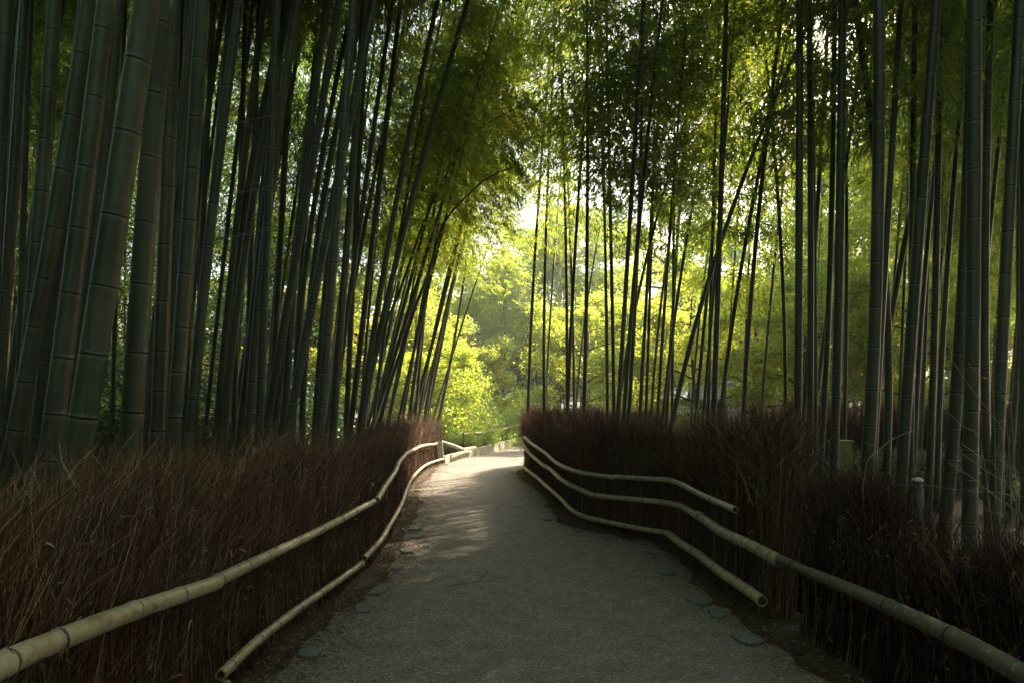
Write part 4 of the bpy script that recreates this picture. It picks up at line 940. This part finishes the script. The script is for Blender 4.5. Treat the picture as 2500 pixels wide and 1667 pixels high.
rail(dr, [P(1127, 1096, 19.15), P(1145, 1093, 19.9), P(1160, 1092, 20.5)], .04, .04, M_rail, name='pole', seed=32, k=8, jit=.004)

# notice board
sd = 17.9; s0 = P(1075, 1118, sd)
sg = tag(empty('notice_board', tuple(s0)), 'narrow white notice board with rows of small lettering at the left fence end', 'sign')
def quadbox(c, hw, hh, th, shear=0):
    v = [[x + shear * z, y, z] for z in (-hh, hh) for y in (-th, th) for x in (-hw, hw)]
    return np.array(v) + c, [(0, 2, 3, 1), (4, 5, 7, 6), (0, 1, 5, 4), (2, 6, 7, 3), (0, 4, 6, 2), (1, 3, 7, 5)]
hh = 20.5 * sd / F; hw = 6.8 * sd / F
V, Fc = quadbox(np.array([0, 0, hh]), hw, hh, .012, -.10)
link('board', mesh('board', V, Fc, M_sign), sg)
b = MB(); rr = np.random.default_rng(5)
b.add(*quadbox(np.array([.004 - .10 * (hh * .72), -.0165, hh * 1.72]), hw * .80, .012, .003))
for i in range(8):                                     # two columns of small characters in lines
    zz = hh * (1.50 - i * .165)
    for xx in np.arange(-.048, .05, .016):
        if rr.uniform() < .85: b.add(*quadbox(np.array([xx - .10 * (zz - hh), -.0155, zz]), .0052, .011 * rr.uniform(.5, 1), .002))
b.build('lettering', M_ink, sg)
b = MB(); b.tube([(-.06, .05, -.1), (-.09, .05, 2 * hh * .95)], .02, 6); b.build('post', M_railold, sg)

# ------------------------------------------------------------------ things in the garden behind the right grove
def gable(w_, d_, h_, rise, over, wallm, roofm, root, ribs=0):
    b = MB(); b.box((0, 0, h_ / 2), (w_ / 2, d_ / 2, h_ / 2)); b.build('wall', wallm, root)
    b = MB(); W2 = w_ / 2 + over; D2 = d_ / 2 + over; th = .07
    V = []; 
    prof = [(-D2, h_ - .03), (-D2 * .5, h_ + rise * .38), (0, h_ + rise), (D2 * .5, h_ + rise * .38), (D2, h_ - .03)]
    n_ = max(2, int(w_ / .22)); xs = np.linspace(-W2, W2, n_ * 4 + 1)
    wav = .028 * np.abs(np.sin(np.linspace(0, n_ * math.pi, len(xs))))
    top = np.array([[(x, y, z + th + wv) for y, z in prof] for x, wv in zip(xs, wav)]); bot = np.array([[(x, y, z) for y, z in prof] for x in xs])
    m_ = len(xs); V = np.vstack([top.reshape(-1, 3), bot.reshape(-1, 3)]); Fc = []; o = m_ * 5
    for i in range(m_ - 1):
        for j in range(4):
            a_ = i * 5 + j; Fc += [(a_, a_ + 5, a_ + 6, a_ + 1), (o + a_ + 1, o + a_ + 6, o + a_ + 5, o + a_)]
        Fc += [(i * 5, o + i * 5, o + i * 5 + 5, i * 5 + 5), (i * 5 + 4, i * 5 + 9, o + i * 5 + 9, o + i * 5 + 4)]
    for i in (0, m_ - 1):
        for j in range(4): Fc.append((i * 5 + j, i * 5 + j + 1, o + i * 5 + j + 1, o + i * 5 + j))
    b.add(V, Fc); b.tube([(-W2 - .03, 0, h_ + rise + th + .02), (W2 + .03, 0, h_ + rise + th + .02)], .075, 8); b.build('roof', roofm, root)
def at(px, d): return ((px - CX) / F * d, d, 0)
sh = tag(empty('shed', at(1632, 35), (0, 0, .08)), 'pale blue grey boarded shed with a low grey roof behind the low garden wall', 'shed')
gable(2.6, 1.8, 1.8, .45, .12, M_plaster, M_tile, sh)
b = MB()
for i in range(13): b.box((-1.2 + i * .2, -.915, 1.25), (.012, .012, .5))
b.build('batten', M_tile, sh)
gh = tag(empty('gatehouse', at(1732, 33), (0, 0, -.15)), 'small ochre walled gatehouse with a curved tiled roof', 'gatehouse')
gable(1.5, 1.4, 1.75, .75, .22, M_ochre, M_tile, gh)
b = MB(); b.box((.1, -.715, .85), (.38, .02, .8)); b.build('door', M_dark, gh)
gw = tag(empty('garden_wall', at(1545, 32)), 'low ochre garden wall with a tiled coping behind the right grove', 'wall')
gable(6.0, .28, 1.16, .12, .10, M_ochre, M_tile, gw)
ph = tag(empty('pale_house', at(1822, 36), (0, 0, .1)), 'pale plastered outbuilding with a grey roof seen between two dark bamboos', 'outbuilding')
gable(1.6, 1.6, 2.1, .55, .2, M_plaster, M_tile, ph)
b = MB(); b.box((-.1, -.815, 1.45), (.3, .02, .35)); b.build('window', M_dark, ph)
rh = tag(empty('tiled_house', at(2280, 43), (0, 0, .12)), 'house with a broad blue grey tiled roof behind the maples on the right', 'house')
gable(6.0, 5, 3.0, 1.6, .6, M_plaster, M_tile, rh)
b = MB(); b.box((-.9, -2.52, 1.5), (.8, .03, .8)); b.build('window', M_dark, rh)
b = MB(); b.box((1.5, -2.52, 1.3), (.9, .03, 1.1)); b.build('door', M_dark, rh)
rh2 = tag(empty('tiled_house', at(2500, 38), (0, 0, -.1)), 'two tiered grey tiled roof of a house at the right edge of the picture', 'house')
gable(4.5, 4, 3.4, 1.5, .6, M_plaster, M_tile, rh2)
b = MB(); b.box((-.9, -2.02, 1.5), (.8, .03, .8)); b.build('window', M_dark, rh2)
wh = tag(empty('white_hut', at(1136, 39)), 'small white walled hut glimpsed behind the maple at the bend', 'hut')
gable(1.5, 1.5, 2.9, .5, .15, M_plaster, M_tile, wh)
b = MB(); b.box((.1, -.765, 2.3), (.25, .02, .3)); b.build('window', M_dark, wh)
# picket fence
pf = tag(empty('picket_fence', at(2050, 25)), 'yellow bamboo picket fence across the garden behind the right grove', 'fence')
rr = np.random.default_rng(8); x0, x1 = (1835 - CX) / F * 25 - pf.location[0], (2470 - CX) / F * 25 - pf.location[0]
for zz in (.35, .80, 1.18):
    b = MB(); b.tube([(x0, -.03, zz), (0, -.03, zz + .01), (x1, -.03, zz)], .02, 6); b.build('rail', M_rail, pf)
for x in np.arange(x0, x1, .11):
    b = MB(); h_ = 1.38 + rr.normal(0, .05); b.tube([(x + rr.normal(0, .01), 0, 0), (x, 0, h_)], .013, 5); b.build('picket', M_rail, pf)
# second brush fence beyond the right grove
c2 = np.array([((px - CX) / F * d, d) for px, d in [(1900, 17), (2100, 16), (2300, 15.2), (2500, 14.5), (2800, 14)]]); c2, s2 = curve2(c2)
bf = tag(empty('brush_fence', (c2[0][0], c2[0][1], 0)), 'far red brown brushwood fence crossing behind the culms of the right grove', 'fence')
part('brushwood', join([slab(c2, s2, 1.2, .15, 0), strands(c2, s2, 9000, 1.1, 1.55, 0, 0, 41, None, .008, .05), sprigs(c2, s2, 9000, .9, 1.5, 0, 42, 0, None, .006)]), M_twig, bf)

# green enamel box, capped post, wire, bare twigs
gb = tag(empty('utility_box', at(2052, 10.0)), 'upright pale green metal box standing among the culms of the right grove', 'utility box')
b = MB(); zt = 1.6 - (1078 - 985) * 10 / F; b.box((0, 0, zt / 2), (.13, .09, zt / 2)); b.build('cabinet', M_box, gb)
b = MB(); b.box((0, 0, zt + .014), (.145, .105, .012)); b.build('lid', M_box, gb)
pd = 4.25; pp_ = P(2240, 1168, pd)
cp = tag(empty('capped_post', (pp_[0], pp_[1], 0)), 'dark round post with a pale rounded cap behind the low dark brush fence', 'post')
b = MB(); b.tube([(0, 0, 0), (0, 0, pp_[2] - .012)], .030, 18); b.build('shaft', M_post, cp, True)
b = MB(); b.tube([(0, 0, pp_[2] - .014), (0, 0, pp_[2] - .006), (0, 0, pp_[2] + .004), (0, 0, pp_[2] + .009)], [.034, .034, .024, .006], 18); b.build('cap', M_cap, cp, True)
bw = tag(empty('barbed_wire', (pp_[0], pp_[1], 0)), 'thin barbed wire strung from the capped post through the right grove', 'wire')
for nm, ends in (('strand', [(2150, 1176, 4.7), (2190, 1182, 4.45), (2232, 1183, 4.22)]), ('strand', [(2248, 1181, 4.22), (2330, 1193, 4.1), (2420, 1201, 4.0), (2520, 1215, 3.9)])):
    c, s = resample([P(*e) for e in ends], .02); b = MB(); b.tube(c - np.array(bw.location), .0016, 5)
    for i in range(3, len(c), 6):
        v = np.random.default_rng(i).normal(0, .012, 3); p = c[i] - np.array(bw.location); b.tube([p - v, p + v], .001, 3)
    b.build(nm, M_wire, bw)
rr = np.random.default_rng(15)
TW = [((2325,880),(2380,960),(2420,1010),(2450,1080)), ((2365,888),(2400,925),(2425,948)), ((2345,1080),(2400,1120),(2440,1160)), ((2315,1128),(2380,1170),(2440,1220),(2480,1260)),
      ((2350,1108),(2410,1150),(2470,1200)), ((2440,935),(2455,960),(2468,975)), ((2440,1030),(2460,1050)), ((2440,1105),(2465,1140),(2490,1165)), ((2120,1120),(2150,1095),(2180,1070),(2230,1050)), ((2315,1005),(2350,1040),(2395,1085)), ((2380,1220),(2420,1250),(2450,1265)), ((1985,990),(2000,960),(2025,945))]
tb = MB(); dt = 4.0; o0 = P(2470, 1260, dt); o0[2] = 0
ts = tag(empty('bare_shrub', tuple(o0)), 'leafless shrub whose pale twigs slant up to the left in the right hand corner', 'shrub')
for i, t_ in enumerate(TW[:11]):
    pts = np.array([P(x, y, dt + .25 * math.sin(i * 2.1)) for x, y in t_]); end = pts[-1]
    foot = o0 + [rr.normal(0, .12), rr.normal(0, .1), 0] if i != 8 else P(2105, 1200, dt)
    if i == 8: pts = pts[::-1]; end = pts[-1]
    q = np.vstack([pts, (end + foot) / 2 + rr.normal(0, .03, 3), foot]); c, s = resample(q, .05)
    rad = np.linspace(.0016, .0042, len(c)); B = MB(); B.tube(c - o0, rad, 5)
    for j in range(4, len(c) - 6, 5):
        e = c[j] + rr.normal(0, .035, 3) + [-.02, 0, .05]; B.tube([c[j] - o0, e - o0], [.0014, .0007], 4)
    B.build('twig', M_twigp, ts, True)
# dry sheaths caught in the left brush
ds = tag(empty('dry_sheath', tuple(P(603, 1120, 4.6))), 'pair of pale curled dry bamboo sheaths caught on top of the left brush fence', 'dry sheath')
for (dx, dz, rz, sc) in ((-.04, -.03, .2, 1), (.05, .05, 1.2, .9)):
    uu = np.linspace(0, 1, 9); vv = np.linspace(-1, 1, 7); V = []
    for u in uu:
        for v in vv:
            wd = .028 * math.sin(math.pi * min(1, u * .9 + .12)) * sc
            V.append((v * wd * math.cos(v * .8) + dx, .02 * math.cos(v * 1.4) + .01 * u, (u - .5) * .10 * sc * math.cos(rz) + .03 * math.sin(u * 3) + dz))
    V = np.array(V); Fc = np.array([(i * 7 + j, i * 7 + j + 1, (i + 1) * 7 + j + 1, (i + 1) * 7 + j) for i in range(8) for j in range(6)])
    link('sheath', mesh('sheath', V, Fc, M_husk, True), ds)

# edging stones and litter
rr = np.random.default_rng(91)
def stone(seed):
    r = np.random.default_rng(seed); k = 9; a = np.sort(r.uniform(0, 6.28, k)); a = np.linspace(0, 6.28, k, endpoint=False) + r.normal(0, .12, k)
    ra = r.uniform(.8, 1.1, k); x = np.sign(np.cos(a)) * np.abs(np.cos(a)) ** .6 * ra * .075; y = np.sign(np.sin(a)) * np.abs(np.sin(a)) ** .6 * ra * .115
    V = np.vstack([np.c_[x, y, np.full(k, -.02)], np.c_[x, y, np.full(k, .010)], np.c_[x * .9, y * .9, np.full(k, .016)]])
    Fc = [(i, (i + 1) % k, k + (i + 1) % k, k + i) for i in range(k)] + [(k + i, k + (i + 1) % k, 2 * k + (i + 1) % k, 2 * k + i) for i in range(k)] + [tuple(2 * k + i for i in range(k))]
    return mesh('edging_stone', V, Fc, M_stone)
ST = [stone(i) for i in range(6)]
for side, cc_, sgn in (('left', Lc, 1), ('right', Rc, -1)):
    u = 2.9
    while u < 9.5:
        j = np.argmin(np.abs(cc_[:, 1] - u)) if side == 'left' else np.argmin(np.abs(cc_[:, 1] - u))
        o = link('edging_stone', ST[rr.integers(6)], None, (cc_[j, 0] + sgn * (.31 + rr.normal(0, .035)), u, .010)); o.rotation_euler = (0, 0, rr.uniform(-.3, .3)); o.scale = (rr.uniform(.8, 1.2), rr.uniform(.8, 1.3), 1)
        tag(o, 'flat grey stone set in the worn %s edge of the path' % side, 'stone', 'edging stones along the %s edge of the path' % side)
        u += rr.uniform(.29, 1.1)
def litter(n, cc_, s_, lo, hi, sgn, sd, L, seed):
    r = np.random.default_rng(seed); k = np.where((cc_[:, 1] > lo) & (cc_[:, 1] < hi))[0]; w_ = 1 / (1 + cc_[k, 1]); j = k[np.searchsorted(np.cumsum(w_ / w_.sum()), r.uniform(0, .999, n))]
    x = cc_[j, 0] + sgn * (np.abs(r.normal(0, sd, n)) - .03); y = cc_[j, 1] + r.uniform(-.1, .1, n); a = r.uniform(0, 6.28, n); l = L * r.uniform(.4, 1.3, n); w2 = l * r.uniform(.08, .28, n)
    c = np.stack([x, y, r.uniform(.006, .030, n)], 1); D = np.stack([np.cos(a), np.sin(a), r.normal(0, .15, n)], 1); W = np.stack([-np.sin(a), np.cos(a), r.normal(0, .3, n)], 1)
    V = np.stack([c - D * l[:, None] * .5, c - W * w2[:, None] * .5, c + D * l[:, None] * .5, c + W * w2[:, None] * .5 + [0, 0, .003]], 1).reshape(-1, 3)
    return V, np.arange(n * 4).reshape(-1, 4), np.repeat(r.uniform(0, 1, n) ** 1.4, 4)
lt = join([litter(26000, Lc, Ls, 1.5, 18, 1, .26, .035, 1), litter(16000, Rc, Rs, 1.5, 16, -1, .24, .032, 2), litter(2200, Lc, Ls, 1.8, 16, 1, 1.1, .022, 3), litter(1200, Rc, Rs, 1.8, 14, -1, 1.0, .022, 4)])
tag(link('leaf_litter', mesh('leaf_litter', lt[0], lt[1], M_litter, False, {'rnd': lt[2]})), 'fallen dry bamboo leaves and twig bits strewn along both path edges', 'leaf litter', kind='stuff')
print('objects', len(bpy.data.objects))
# ------------------------------------------------------------------ thin haze volume added for a soft glow
hm, hnt, hout = newmat('haze'); pv = hnt.nodes.new('ShaderNodeVolumePrincipled')
pv.inputs['Density'].default_value = .0016; pv.inputs['Color'].default_value = (.93, .95, .90, 1); pv.inputs['Anisotropy'].default_value = .3
hnt.links.new(pv.outputs[0], hout.inputs['Volume'])
b = MB(); b.box((10, 42, 14.5), (105, 78, 17.5)); hz = b.build('haze', hm); tag(hz, 'thin pale haze added to give the grove a soft glow', 'haze', kind='stuff')
